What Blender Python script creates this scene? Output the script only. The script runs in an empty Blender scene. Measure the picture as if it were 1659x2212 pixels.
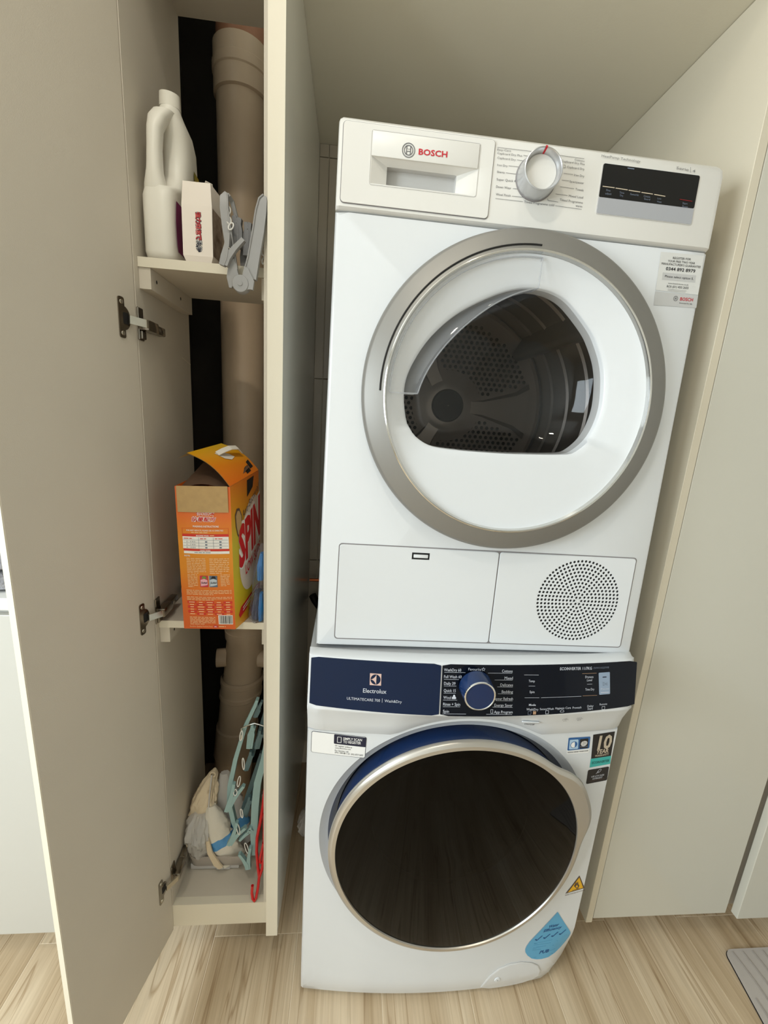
import bpy, bmesh, math, random
from mathutils import Vector, Matrix, noise as mnoise
R = random.Random(7)
PI = math.pi
SC = bpy.context.scene
COL = SC.collection

# ------------------------------------------------------------------ camera
cam_d = bpy.data.cameras.new('camera')
cam = bpy.data.objects.new('camera', cam_d)
COL.objects.link(cam)
cam_d.sensor_fit = 'HORIZONTAL'
cam_d.sensor_width = 36.0
cam_d.lens = 907.0656 / 1659 * 36.0
cam_d.clip_start = 0.01
YAW, PIT, ROL = 0.0898, 0.2212, 0.0648
fwd = Vector((math.sin(YAW) * math.cos(PIT), math.cos(YAW) * math.cos(PIT), -math.sin(PIT)))
rgt = Vector((math.cos(YAW), -math.sin(YAW), 0))
upv = rgt.cross(fwd)
r2 = math.cos(ROL) * rgt + math.sin(ROL) * upv
u2 = -math.sin(ROL) * rgt + math.cos(ROL) * upv
cam.matrix_world = Matrix(((r2.x, u2.x, -fwd.x, 0.0450), (r2.y, u2.y, -fwd.y, -0.6937),
                           (r2.z, u2.z, -fwd.z, 1.2566), (0, 0, 0, 1)))
SC.camera = cam

# ------------------------------------------------------------------ world, light, exposure
world = bpy.data.worlds.new('sky')
SC.world = world
world.use_nodes = True
world.node_tree.nodes['Background'].inputs[0].default_value = (0.78, 0.90, 1.0, 1)
world.node_tree.nodes['Background'].inputs[1].default_value = 1.6
SC.view_settings.view_transform = 'Standard'
SC.view_settings.look = 'None'
SC.view_settings.gamma = 1.0
SC.view_settings.use_curve_mapping = False
SC.view_settings.exposure = 0.12


def area_light(name, loc, target, sx, sy, power, col):
    l = bpy.data.lights.new(name, 'AREA')
    l.shape = 'RECTANGLE'
    l.size, l.size_y = sx, sy
    l.energy = power
    l.color = col
    o = bpy.data.objects.new(name, l)
    COL.objects.link(o)
    o.location = loc
    o.rotation_euler = (Vector(target) - Vector(loc)).to_track_quat('-Z', 'Y').to_euler()
    return o


# daylight through the window opening in the left wall
area_light('window_light', (-1.93, -1.15, 1.45), (0.3, -0.9, 1.15), 1.45, 1.15, 56, (0.86, 0.95, 1.0))

# ------------------------------------------------------------------ materials


def lin(c):
    return tuple(((v / 255) / 12.92 if v / 255 <= 0.04045 else (((v / 255) + 0.055) / 1.055) ** 2.4) for v in c) + (1,)


MATS = {}


def mat(name, rgb, rough=0.5, metal=0.0, spec=0.5, bump=None, mottle=None, alpha=None, emit=None, trans=None, coat=0.0,
        stretch=(1, 1, 1), aniso=0.0, sub=0.0):
    m = bpy.data.materials.new(name)
    MATS[name] = m
    m.use_nodes = True
    nt = m.node_tree
    b = nt.nodes['Principled BSDF']
    c = lin(rgb)
    b.inputs['Base Color'].default_value = c
    b.inputs['Roughness'].default_value = rough
    b.inputs['Metallic'].default_value = metal
    b.inputs['Specular IOR Level'].default_value = spec
    b.inputs['Coat Weight'].default_value = coat
    b.inputs['Coat Roughness'].default_value = 0.05
    b.inputs['Anisotropic'].default_value = aniso
    if sub:
        b.inputs['Subsurface Weight'].default_value = sub
        b.inputs['Subsurface Radius'].default_value = (0.01, 0.01, 0.01)
    if alpha is not None:
        b.inputs['Alpha'].default_value = alpha
    if trans is not None:
        b.inputs['Transmission Weight'].default_value = trans
    if emit is not None:
        b.inputs['Emission Color'].default_value = lin(emit[0])
        b.inputs['Emission Strength'].default_value = emit[1]
    if bump or mottle:
        tc = nt.nodes.new('ShaderNodeTexCoord')
        mp = nt.nodes.new('ShaderNodeMapping')
        mp.inputs['Scale'].default_value = stretch
        nt.links.new(tc.outputs['Object'], mp.inputs['Vector'])
    if bump:
        n = nt.nodes.new('ShaderNodeTexNoise')
        n.inputs['Scale'].default_value = bump[0]
        n.inputs['Detail'].default_value = 3
        bp = nt.nodes.new('ShaderNodeBump')
        bp.inputs['Strength'].default_value = bump[1]
        bp.inputs['Distance'].default_value = bump[2] if len(bump) > 2 else 0.001
        nt.links.new(mp.outputs[0], n.inputs['Vector'])
        nt.links.new(n.outputs['Fac'], bp.inputs['Height'])
        nt.links.new(bp.outputs[0], b.inputs['Normal'])
    if mottle:
        n = nt.nodes.new('ShaderNodeTexNoise')
        n.inputs['Scale'].default_value = mottle[0]
        n.inputs['Detail'].default_value = 4
        rp = nt.nodes.new('ShaderNodeValToRGB')
        k = mottle[1]
        rp.color_ramp.elements[0].position = 0.3
        rp.color_ramp.elements[1].position = 0.7
        if isinstance(k, tuple):
            rp.color_ramp.elements[0].color = lin(k)
            rp.color_ramp.elements[1].color = c
        else:
            rp.color_ramp.elements[0].color = tuple(v * (1 - k) for v in c[:3]) + (1,)
            rp.color_ramp.elements[1].color = tuple(min(1, v * (1 + k)) for v in c[:3]) + (1,)
        nt.links.new(mp.outputs[0], n.inputs['Vector'])
        nt.links.new(n.outputs['Fac'], rp.inputs[0])
        nt.links.new(rp.outputs[0], b.inputs['Base Color'])
    return m


def thin_glass(name, tint, ior=1.45, rough=0.02, haze=None):
    """thin pane: tinted see-through plus a Fresnel reflection, optional milky scatter"""
    m = bpy.data.materials.new(name)
    MATS[name] = m
    m.use_nodes = True
    nt = m.node_tree
    nt.nodes.clear()
    o = nt.nodes.new('ShaderNodeOutputMaterial')
    tr = nt.nodes.new('ShaderNodeBsdfTransparent')
    tr.inputs[0].default_value = tuple(tint) + (1,)
    gl = nt.nodes.new('ShaderNodeBsdfGlossy')
    gl.inputs['Roughness'].default_value = rough
    fr = nt.nodes.new('ShaderNodeFresnel')
    # a pane has two faces close together: light leaving it sees the same Fresnel curve as light entering
    ge = nt.nodes.new('ShaderNodeNewGeometry')
    ma = nt.nodes.new('ShaderNodeMath')
    ma.operation = 'MULTIPLY_ADD'
    ma.inputs[1].default_value = 1 / ior - ior
    ma.inputs[2].default_value = ior
    nt.links.new(ge.outputs['Backfacing'], ma.inputs[0])
    nt.links.new(ma.outputs[0], fr.inputs['IOR'])
    mx = nt.nodes.new('ShaderNodeMixShader')
    nt.links.new(fr.outputs[0], mx.inputs[0])
    src = tr
    if haze:
        df = nt.nodes.new('ShaderNodeBsdfDiffuse')
        df.inputs[0].default_value = lin(haze[0])
        tl = nt.nodes.new('ShaderNodeBsdfTranslucent')
        tl.inputs[0].default_value = lin(haze[0])
        m1 = nt.nodes.new('ShaderNodeMixShader')
        m1.inputs[0].default_value = 0.4
        nt.links.new(df.outputs[0], m1.inputs[1])
        nt.links.new(tl.outputs[0], m1.inputs[2])
        m2 = nt.nodes.new('ShaderNodeMixShader')
        m2.inputs[0].default_value = haze[1]
        nt.links.new(tr.outputs[0], m2.inputs[1])
        nt.links.new(m1.outputs[0], m2.inputs[2])
        src = m2
    nt.links.new(src.outputs[0], mx.inputs[1])
    nt.links.new(gl.outputs[0], mx.inputs[2])
    nt.links.new(mx.outputs[0], o.inputs[0])
    return m


def wood_mat():
    m = bpy.data.materials.new('oak_plank')
    MATS['oak_plank'] = m
    m.use_nodes = True
    nt = m.node_tree
    b = nt.nodes['Principled BSDF']
    tc = nt.nodes.new('ShaderNodeTexCoord')
    oi = nt.nodes.new('ShaderNodeObjectInfo')
    cb = nt.nodes.new('ShaderNodeCombineXYZ')
    mul = nt.nodes.new('ShaderNodeMath')
    mul.operation = 'MULTIPLY'
    mul.inputs[1].default_value = 37.0
    nt.links.new(oi.outputs['Random'], mul.inputs[0])
    for k in range(3):
        nt.links.new(mul.outputs[0], cb.inputs[k])
    add = nt.nodes.new('ShaderNodeVectorMath')
    add.operation = 'ADD'
    nt.links.new(tc.outputs['Object'], add.inputs[0])
    nt.links.new(cb.outputs[0], add.inputs[1])

    def chain(scale, detail, dist, s=1.0):
        mp = nt.nodes.new('ShaderNodeMapping')
        mp.inputs['Scale'].default_value = scale
        nt.links.new(add.outputs[0], mp.inputs['Vector'])
        n = nt.nodes.new('ShaderNodeTexNoise')
        n.inputs['Scale'].default_value = s
        n.inputs['Detail'].default_value = detail
        n.inputs['Distortion'].default_value = dist
        nt.links.new(mp.outputs[0], n.inputs['Vector'])
        return n
    big = chain((14, 1.1, 1), 4, 0.8)
    fine = chain((170, 5, 1), 4, 0.4)
    vein = chain((20, 0.75, 1), 2, 1.4)
    r1 = nt.nodes.new('ShaderNodeValToRGB')
    e = r1.color_ramp.elements
    e[0].position, e[0].color = 0.28, lin((182, 158, 124))
    e[1].position, e[1].color = 0.72, lin((222, 203, 173))
    k = e.new(0.5)
    k.color = lin((206, 184, 152))
    nt.links.new(big.outputs['Fac'], r1.inputs[0])
    r2_ = nt.nodes.new('ShaderNodeValToRGB')
    e = r2_.color_ramp.elements
    e[0].position, e[0].color = 0.3, (0.82, 0.79, 0.76, 1)
    e[1].position, e[1].color = 0.62, (1.04, 1.04, 1.04, 1)
    nt.links.new(fine.outputs['Fac'], r2_.inputs[0])
    mx = nt.nodes.new('ShaderNodeMixRGB')
    mx.blend_type = 'MULTIPLY'
    mx.inputs[0].default_value = 0.8
    nt.links.new(r1.outputs[0], mx.inputs[1])
    nt.links.new(r2_.outputs[0], mx.inputs[2])
    # narrow dark veins
    r3 = nt.nodes.new('ShaderNodeValToRGB')
    e = r3.color_ramp.elements
    e[0].position, e[0].color = 0.484, (1, 1, 1, 1)
    e[1].position, e[1].color = 0.516, (1, 1, 1, 1)
    k = e.new(0.5)
    k.color = (0.60, 0.52, 0.43, 1)
    nt.links.new(vein.outputs['Fac'], r3.inputs[0])
    mx2 = nt.nodes.new('ShaderNodeMixRGB')
    mx2.blend_type = 'MULTIPLY'
    mx2.inputs[0].default_value = 0.8
    nt.links.new(mx.outputs[0], mx2.inputs[1])
    nt.links.new(r3.outputs[0], mx2.inputs[2])
    nt.links.new(mx2.outputs[0], b.inputs['Base Color'])
    b.inputs['Roughness'].default_value = 0.42
    bp = nt.nodes.new('ShaderNodeBump')
    bp.inputs['Strength'].default_value = 0.12
    bp.inputs['Distance'].default_value = 0.001
    nt.links.new(fine.outputs['Fac'], bp.inputs['Height'])
    nt.links.new(bp.outputs[0], b.inputs['Normal'])
    return m


def carton_mat(name, stops, rough=0.4, top=0.30):
    """printed carton whose ink runs through several colours from bottom to top (object Z, metres)"""
    m = bpy.data.materials.new(name)
    MATS[name] = m
    m.use_nodes = True
    nt = m.node_tree
    b = nt.nodes['Principled BSDF']
    tc = nt.nodes.new('ShaderNodeTexCoord')
    sx = nt.nodes.new('ShaderNodeSeparateXYZ')
    nt.links.new(tc.outputs['Object'], sx.inputs[0])
    mr = nt.nodes.new('ShaderNodeMapRange')
    mr.inputs[1].default_value = 0.0
    mr.inputs[2].default_value = top
    nt.links.new(sx.outputs[2], mr.inputs[0])
    rp = nt.nodes.new('ShaderNodeValToRGB')
    e = rp.color_ramp.elements
    e[0].position, e[0].color = stops[0][0], lin(stops[0][1])
    e[1].position, e[1].color = stops[-1][0], lin(stops[-1][1])
    for p, c in stops[1:-1]:
        k = e.new(p)
        k.color = lin(c)
    nt.links.new(mr.outputs[0], rp.inputs[0])
    nt.links.new(rp.outputs[0], b.inputs['Base Color'])
    b.inputs['Roughness'].default_value = rough
    return m


mat('laminate', (212, 203, 187), 0.55, bump=(900, 0.15), mottle=(6, 0.02))
mat('laminate_edge', (232, 224, 204), 0.5)
mat('laminate_gloss', (230, 228, 216), 0.16, spec=0.5)
mat('gloss_door', (205, 202, 189), 0.16, spec=0.4)
mat('panel_laminate', (214, 205, 184), 0.5)
mat('white_paint', (228, 222, 206), 0.7, bump=(300, 0.1))
mat('room_paint', (228, 226, 220), 0.75, bump=(200, 0.1))
mat('soffit_paint', (230, 224, 206), 0.7, bump=(250, 0.12))
mat('counter_white', (226, 226, 222), 0.3)
mat('cabinet_white', (202, 201, 194), 0.3)
mat('tile', (196, 186, 170), 0.22)
mat('grout', (226, 216, 198), 0.8)
mat('joint', (232, 216, 190), 0.8)
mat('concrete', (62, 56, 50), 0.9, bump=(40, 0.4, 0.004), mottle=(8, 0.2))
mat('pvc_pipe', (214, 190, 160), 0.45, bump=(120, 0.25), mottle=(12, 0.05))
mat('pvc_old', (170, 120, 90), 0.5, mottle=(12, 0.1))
mat('appliance_white', (224, 227, 229), 0.25, spec=0.5)
mat('appliance_warm', (226, 224, 218), 0.35, bump=(1500, 0.04), spec=0.5)
mat('bowl_white', (230, 232, 234), 0.22)
mat('seam_grey', (132, 128, 128), 0.6)
mat('pocket_grey', (208, 206, 202), 0.5)
mat('dark_gap', (18, 17, 17), 0.7)
mat('satin_silver', (142, 140, 135), 0.48, metal=0.5)
mat('knob_silver', (196, 197, 199), 0.3, metal=0.75)
mat('panel_silver', (186, 188, 194), 0.35, metal=0.4)
mat('chrome', (225, 224, 220), 0.1, metal=1.0)
mat('champagne', (196, 191, 182), 0.3, metal=0.75)
mat('hinge_steel', (150, 143, 132), 0.22, metal=1.0)
mat('hinge_bright', (205, 200, 185), 0.25, metal=0.9)
mat('black_gloss', (8, 8, 9), 0.08)
mat('black_mat', (20, 20, 22), 0.5)
mat('navy_gloss', (20, 34, 62), 0.07, spec=0.25)
mat('navy_dark', (6, 12, 24), 0.07, spec=0.25)
mat('navy_satin', (16, 42, 84), 0.25)
mat('drum_steel', (120, 114, 110), 0.36, metal=0.9)
mat('drum_plate', (176, 166, 158), 0.4, metal=0.7)
mat('drum_dark', (32, 30, 30), 0.6)
mat('print_grey', (112, 112, 114), 0.6)
mat('print_light', (205, 210, 220), 0.6)
mat('print_dim', (112, 122, 138), 0.6)
mat('print_white', (244, 242, 236), 0.6)
mat('print_black', (24, 24, 30), 0.6)
mat('print_navy', (26, 28, 52), 0.6)
mat('print_red', (196, 24, 44), 0.5)
mat('print_copper', (176, 140, 110), 0.5)
mat('print_rose', (214, 184, 172), 0.5)
mat('print_sand', (196, 182, 160), 0.5)
mat('print_brown', (92, 72, 62), 0.6)
mat('led_red', (120, 16, 20), 0.4)
mat('start_blue', (146, 164, 186), 0.35)
mat('sticker_clear', (214, 214, 210), 0.3)
mat('sticker_grey', (192, 192, 190), 0.35)
mat('sticker_white', (244, 244, 242), 0.35)
mat('sticker_black', (24, 22, 24), 0.35)
mat('sticker_blue', (44, 98, 156), 0.35)
mat('sticker_sky', (176, 206, 230), 0.35)
mat('sticker_teal', (60, 178, 172), 0.35)
mat('sticker_yellow', (240, 186, 24), 0.35)
mat('drop_blue', (92, 172, 214), 0.4)
mat('drop_ink', (22, 80, 140), 0.5)
mat('drop_faint', (60, 138, 184), 0.5)
mat('jug_white', (238, 234, 222), 0.4, sub=0.05)
mat('label_purple', (132, 34, 96), 0.35, mottle=(30, 0.2))
mat('label_green', (140, 140, 50), 0.35, mottle=(80, (190, 160, 40)))
mat('carton_white', (246, 236, 224), 0.55)
mat('carton_print', (92, 62, 50), 0.5, mottle=(60, (190, 170, 150)))
mat('kraft', (190, 158, 108), 0.8, mottle=(90, 0.06))
mat('kraft_dark', (84, 60, 42), 0.75, mottle=(40, 0.2))
mat('ink_red', (206, 34, 36), 0.45)
mat('ink_band', (214, 50, 34), 0.45)
mat('ink_orange', (226, 92, 26), 0.45)
mat('ink_pale', (246, 202, 150), 0.5)
mat('ink_pinkpack', (236, 176, 186), 0.45)
mat('ink_redpack', (202, 44, 64), 0.45)
mat('ink_greenpack', (110, 150, 60), 0.45)
mat('ink_greypack', (196, 206, 214), 0.45)
mat('ink_slate', (96, 110, 130), 0.45)
mat('ink_ellipse', (226, 212, 196), 0.45)
carton_mat('carton_orange', [(0, (214, 92, 26)), (0.22, (222, 106, 26)), (0.40, (228, 142, 30)), (0.56, (230, 148, 30)), (0.72, (230, 112, 34)), (1, (226, 100, 32))])
carton_mat('carton_side', [(0, (226, 150, 30)), (0.2, (214, 190, 40)), (0.55, (206, 190, 60)), (0.75, (220, 150, 30)), (1, (212, 100, 24))])
carton_mat('carton_lid', [(0, (224, 112, 22)), (0.82, (224, 112, 22)), (0.90, (228, 132, 24)), (0.95, (230, 160, 24)), (1, (228, 188, 26))], 0.3, 0.335)
mat('strap_white', (232, 226, 214), 0.4)
mat('grey_plastic', (160, 159, 158), 0.42)
mat('grey_plastic_dark', (126, 125, 126), 0.45)
mat('teal_plastic', (150, 182, 182), 0.42)
mat('teal_dark', (92, 118, 122), 0.5)
mat('white_plastic', (232, 230, 224), 0.4)
mat('red_plastic', (206, 18, 24), 0.3)
mat('cream_cloth', (226, 208, 178), 0.85, bump=(60, 0.5, 0.003))
mat('white_cloth', (212, 208, 204), 0.8, bump=(50, 0.5, 0.003))
mat('grey_cloth', (168, 168, 172), 0.85, bump=(60, 0.5, 0.003))
mat('towel_grey', (150, 149, 154), 0.95, bump=(220, 0.6, 0.003), mottle=(60, 0.12))
mat('pack_white', (226, 220, 206), 0.35, bump=(40, 0.6, 0.004))
mat('pack_blue', (80, 150, 206), 0.35, bump=(40, 0.6, 0.004))
mat('bag_blue', (40, 130, 200), 0.3)
mat('bag_navy', (34, 40, 70), 0.35)
mat('copper', (176, 98, 62), 0.3, metal=1.0)
mat('hose_black', (16, 16, 17), 0.5)
mat('mat_grey', (186, 178, 170), 0.7, bump=(900, 0.2))
mat('mat_dark', (150, 142, 134), 0.75)
mat('lamp_glow', (255, 240, 214), 0.5, emit=((255, 236, 206), 6.0))
thin_glass('door_clear', (0.985, 0.99, 0.99), 1.25)
thin_glass('window_tint', (0.78, 0.77, 0.76), 1.4)
thin_glass('scoop_clear', (0.86, 0.87, 0.88), 1.6, haze=((230, 232, 236), 0.30))
thin_glass('smoked_glass', (0.10, 0.105, 0.115), 1.28, 0.03)
thin_glass('bag_clear', (0.92, 0.92, 0.93), 1.35, 0.15, haze=((244, 242, 238), 0.75))
thin_glass('film_clear', (0.95, 0.95, 0.97), 1.4, 0.08, haze=((220, 224, 236), 0.10))
thin_glass('tray_clear', (0.9, 0.9, 0.9), 1.4, 0.2, haze=((228, 220, 212), 0.7))
thin_glass('pane', (0.97, 0.98, 0.99), 1.3)
wood_mat()

# ------------------------------------------------------------------ mesh builder


class MB:
    def __init__(self):
        self.v, self.f, self.m = [], [], []

    def add(self, vs, fs, mi=0):
        o = len(self.v)
        self.v += [tuple(p) for p in vs]
        self.f += [tuple(i + o for i in f) for f in fs]
        self.m += [mi] * len(fs)
        return self

    def box(self, x0, x1, y0, y1, z0, z1, mi=0, bev=0.0, seg=2):
        if bev <= 0:
            vs = [(x, y, z) for x in (x0, x1) for y in (y0, y1) for z in (z0, z1)]
            fs = [(0, 1, 3, 2), (4, 6, 7, 5), (0, 4, 5, 1), (2, 3, 7, 6), (0, 2, 6, 4), (1, 5, 7, 3)]
            return self.add(vs, fs, mi)
        bm = bmesh.new()
        bmesh.ops.create_cube(bm, size=1)
        for v in bm.verts:
            v.co = Vector(((x0 + x1) / 2 + v.co.x * (x1 - x0), (y0 + y1) / 2 + v.co.y * (y1 - y0), (z0 + z1) / 2 + v.co.z * (z1 - z0)))
        bmesh.ops.bevel(bm, geom=list(bm.edges), offset=bev, segments=seg, affect='EDGES', profile=0.5)
        return self.bm(bm, mi)

    def bm(self, bm, mi=0):
        bm.verts.index_update()
        self.add([v.co[:] for v in bm.verts], [[v.index for v in f.verts] for f in bm.faces], mi)
        bm.free()
        return self

    def rings(self, rs, mi=0, close=True, cap0=False, cap1=False):
        """skin a list of equal-length rings"""
        n = len(rs[0])
        vs = [p for r in rs for p in r]
        fs = []
        for a in range(len(rs) - 1):
            for i in range(n if close else n - 1):
                j = (i + 1) % n
                fs.append((a * n + i, a * n + j, (a + 1) * n + j, (a + 1) * n + i))
        if cap0:
            fs.append(tuple(range(n))[::-1])
        if cap1:
            fs.append(tuple((len(rs) - 1) * n + i for i in range(n)))
        return self.add(vs, fs, mi)

    def lathe(self, prof, cx, cz, n=48, mi=0, rfun=None, a0=0.0, a1=2 * PI):
        """profile of (radius, y) turned about the axis through (cx, cz) along Y"""
        full = abs(a1 - a0 - 2 * PI) < 1e-6
        k = n if full else n + 1
        rs = []
        for r, y in prof:
            ring = []
            for i in range(k):
                a = a0 + (a1 - a0) * i / n
                rr = r * (rfun(a, r) if rfun else 1)
                ring.append((cx + rr * math.cos(a), y, cz + rr * math.sin(a)))
            rs.append(ring)
        return self.rings(rs, mi, close=full)

    def lathez(self, prof, cx, cy, n=32, mi=0, cap0=False, cap1=False):
        rs = [[(cx + r * math.cos(2 * PI * i / n), cy + r * math.sin(2 * PI * i / n), z) for i in range(n)] for r, z in prof]
        return self.rings(rs, mi, True, cap0, cap1)

    def tube(self, path, r, n=8, mi=0, closed=False, cap=True, flat=1.0, upv=None):
        P = [Vector(p) for p in path]
        N = len(P)
        rs = []
        prev = None
        for i in range(N):
            a = P[(i - 1) % N] if (i > 0 or closed) else P[i]
            b = P[(i + 1) % N] if (i < N - 1 or closed) else P[i]
            t = (b - a).normalized()
            if upv is not None:
                s = t.cross(Vector(upv))
                if s.length < 1e-4:
                    s = t.orthogonal()
            elif prev is None:
                s = t.orthogonal()
            else:
                s = prev - t * prev.dot(t)
                if s.length < 1e-5:
                    s = t.orthogonal()
            s.normalize()
            prev = s
            q = t.cross(s)
            rad = r[i] if isinstance(r, (list, tuple)) else r
            rs.append([tuple(P[i] + rad * (math.cos(2 * PI * k / n + PI / n) * s + flat * math.sin(2 * PI * k / n + PI / n) * q)) for k in range(n)])
        if closed:
            rs.append(rs[0])
        return self.rings(rs, mi, True, cap and not closed, cap and not closed)

    def bar(self, path, w, h, mi=0, upv=(0, 1, 0)):
        """rectangular strip swept along a path: w across, h along upv"""
        P = [Vector(p) for p in path]
        U = Vector(upv).normalized()
        rs = []
        for i in range(len(P)):
            t = (P[min(i + 1, len(P) - 1)] - P[max(i - 1, 0)]).normalized()
            s = t.cross(U).normalized()
            u = s.cross(t).normalized()
            ww = w[i] if isinstance(w, (list, tuple)) else w
            rs.append([tuple(P[i] + s * ww / 2 * a + u * h / 2 * b) for a, b in ((-1, -1), (1, -1), (1, 1), (-1, 1))])
        return self.rings(rs, mi, True, True, True)

    def poly(self, pts, y0, y1, mi=0):
        """outline of (x, z) points extruded from y0 (front) to y1"""
        n = len(pts)
        vs = [(x, y0, z) for x, z in pts] + [(x, y1, z) for x, z in pts]
        fs = [tuple(range(n)), tuple(range(2 * n - 1, n - 1, -1))]
        fs += [(i, (i + 1) % n, n + (i + 1) % n, n + i) for i in range(n)]
        return self.add(vs, fs, mi)

    def hole(self, outer, inner, y, depth=0.0, mi=0, back=None):
        """flat front between two equal-length outlines, with inner and outer walls going back"""
        n = len(outer)
        vs = [(x, y, z) for x, z in outer] + [(x, y, z) for x, z in inner]
        fs = [(i, (i + 1) % n, n + (i + 1) % n, n + i) for i in range(n)]
        if depth:
            vs += [(x, y + depth, z) for x, z in inner] + [(x, y + depth, z) for x, z in outer]
            fs += [(n + i, n + (i + 1) % n, 2 * n + (i + 1) % n, 2 * n + i) for i in range(n)]
            fs += [(i, 3 * n + i, 3 * n + (i + 1) % n, (i + 1) % n) for i in range(n)]
        return self.add(vs, fs, mi)

    def map(self, fn):
        self.v = [tuple(fn(*p)) for p in self.v]
        return self

    def join(self, other, mi=None):
        o = len(self.v)
        self.v += other.v
        self.f += [tuple(i + o for i in f) for f in other.f]
        self.m += other.m if mi is None else [mi] * len(other.f)
        return self


ROOT = {}


def setp(o, label=None, cat=None, group=None, kind=None):
    for k, v in (('label', label), ('category', cat), ('group', group), ('kind', kind)):
        if v:
            o[k] = v
    return o


def thing(name, label, cat, loc, group=None):
    o = bpy.data.objects.new(name, None)
    o.empty_display_size = 0.05
    COL.objects.link(o)
    o.location = loc
    ROOT[o] = Vector(loc)
    return setp(o, label, cat, group)


def part(name, mb, mats, parent=None, smooth=35, label=None, kind=None, at=None):
    base = ROOT[parent] if parent is not None else Vector(at if at else (0, 0, 0))
    me = bpy.data.meshes.new(name)
    me.from_pydata([(p[0] - base.x, p[1] - base.y, p[2] - base.z) for p in mb.v], [], mb.f)
    if isinstance(mats, str):
        mats = [mats]
    for k in mats:
        me.materials.append(MATS[k])
    me.polygons.foreach_set('material_index', mb.m)
    bm = bmesh.new()
    bm.from_mesh(me)
    bmesh.ops.recalc_face_normals(bm, faces=bm.faces)
    bm.to_mesh(me)
    bm.free()
    if smooth:
        me.polygons.foreach_set('use_smooth', [True] * len(me.polygons))
        me.set_sharp_from_angle(angle=math.radians(smooth))
    me.update()
    o = bpy.data.objects.new(name, me)
    COL.objects.link(o)
    if parent is not None:
        o.parent = parent
    else:
        o.location = base
    ROOT[o] = base
    if label:
        o['label'] = label
    if kind:
        o['kind'] = kind
    return o


def circle(cx, cz, r, n=48, a0=0.0):
    return [(cx + r * math.cos(a0 + 2 * PI * i / n), cz + r * math.sin(a0 + 2 * PI * i / n)) for i in range(n)]


def rrect(x0, x1, z0, z1, r, n=4):
    out = []
    for cx, cz, a in ((x1 - r, z1 - r, 0), (x0 + r, z1 - r, PI / 2), (x0 + r, z0 + r, PI), (x1 - r, z0 + r, 1.5 * PI)):
        for i in range(n + 1):
            t = a + PI / 2 * i / n
            out.append((cx + r * math.cos(t), cz + r * math.sin(t)))
    return out


def radial(poly, cx, cz, angles):
    """points where rays from (cx, cz) meet a star-shaped outline"""
    out = []
    n = len(poly)
    for a in angles:
        dx, dz = math.cos(a), math.sin(a)
        best = None
        for i in range(n):
            (ax, az), (bx, bz) = poly[i], poly[(i + 1) % n]
            ex, ez = bx - ax, bz - az
            den = dx * ez - dz * ex
            if abs(den) < 1e-12:
                continue
            t = ((ax - cx) * ez - (az - cz) * ex) / den
            s = ((ax - cx) * dz - (az - cz) * dx) / den
            if t > 0 and -1e-6 <= s <= 1 + 1e-6 and (best is None or t < best):
                best = t
        out.append((cx + dx * best, cz + dz * best))
    return out


def angles_with(poly, cx, cz, n):
    """n even angles plus the angles at which every corner of poly is hit"""
    A = [2 * PI * i / n for i in range(n)]
    for x, z in poly:
        a = math.atan2(z - cz, x - cx) % (2 * PI)
        A = [q for q in A if abs((q - a + PI) % (2 * PI) - PI) > 1e-4] + [a]
    return sorted(A)


# ------------------------------------------------------------------ lettering
TXT = {}


def glyphs(s, bold=0.0):
    key = (s, bold)
    if key in TXT:
        return TXT[key]
    c = bpy.data.curves.new('t', 'FONT')
    c.body = s
    c.resolution_u = 2
    c.offset = bold
    o = bpy.data.objects.new('t', c)
    COL.objects.link(o)
    dg = bpy.context.evaluated_depsgraph_get()
    me = o.evaluated_get(dg).to_mesh()
    vs = [(v.co.x, v.co.y) for v in me.vertices]
    fs = [tuple(p.vertices) for p in me.polygons]
    o.evaluated_get(dg).to_mesh_clear()
    bpy.data.objects.remove(o)
    bpy.data.curves.remove(c)
    TXT[key] = (vs, fs)
    return TXT[key]


def lay(mb, s, p0, p1, h, surf, lift=0.0004, bold=0.0, mi=0, cap=0.70, slant=0.0):
    """set a line of lettering with its baseline from p0 to p1 and capitals h high on surf(u, v, lift)"""
    vs, fs = glyphs(s, bold)
    xa, xb = min(v[0] for v in vs), max(v[0] for v in vs)
    out = []
    for x, y in vs:
        t = (x + slant * y - xa) / (xb - xa)
        q = y / cap * h
        out.append(surf(p0[0] + (p1[0] - p0[0]) * t, p0[1] + (p1[1] - p0[1]) * t + q, lift))
    mb.add(out, fs, mi)


def stroke(mb, pts, w, surf, lift=0.0004, mi=0):
    for (ax, az), (bx, bz) in zip(pts[:-1], pts[1:]):
        d = math.hypot(bx - ax, bz - az) or 1
        nx, nz = -(bz - az) / d * w / 2, (bx - ax) / d * w / 2
        mb.add([surf(ax + nx, az + nz, lift), surf(bx + nx, bz + nz, lift), surf(bx - nx, bz - nz, lift), surf(ax - nx, az - nz, lift)], [(0, 1, 2, 3)], mi)


def patch(mb, pts, surf, lift=0.0003, mi=0):
    mb.add([surf(x, z, lift) for x, z in pts], [tuple(range(len(pts)))], mi)


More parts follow.
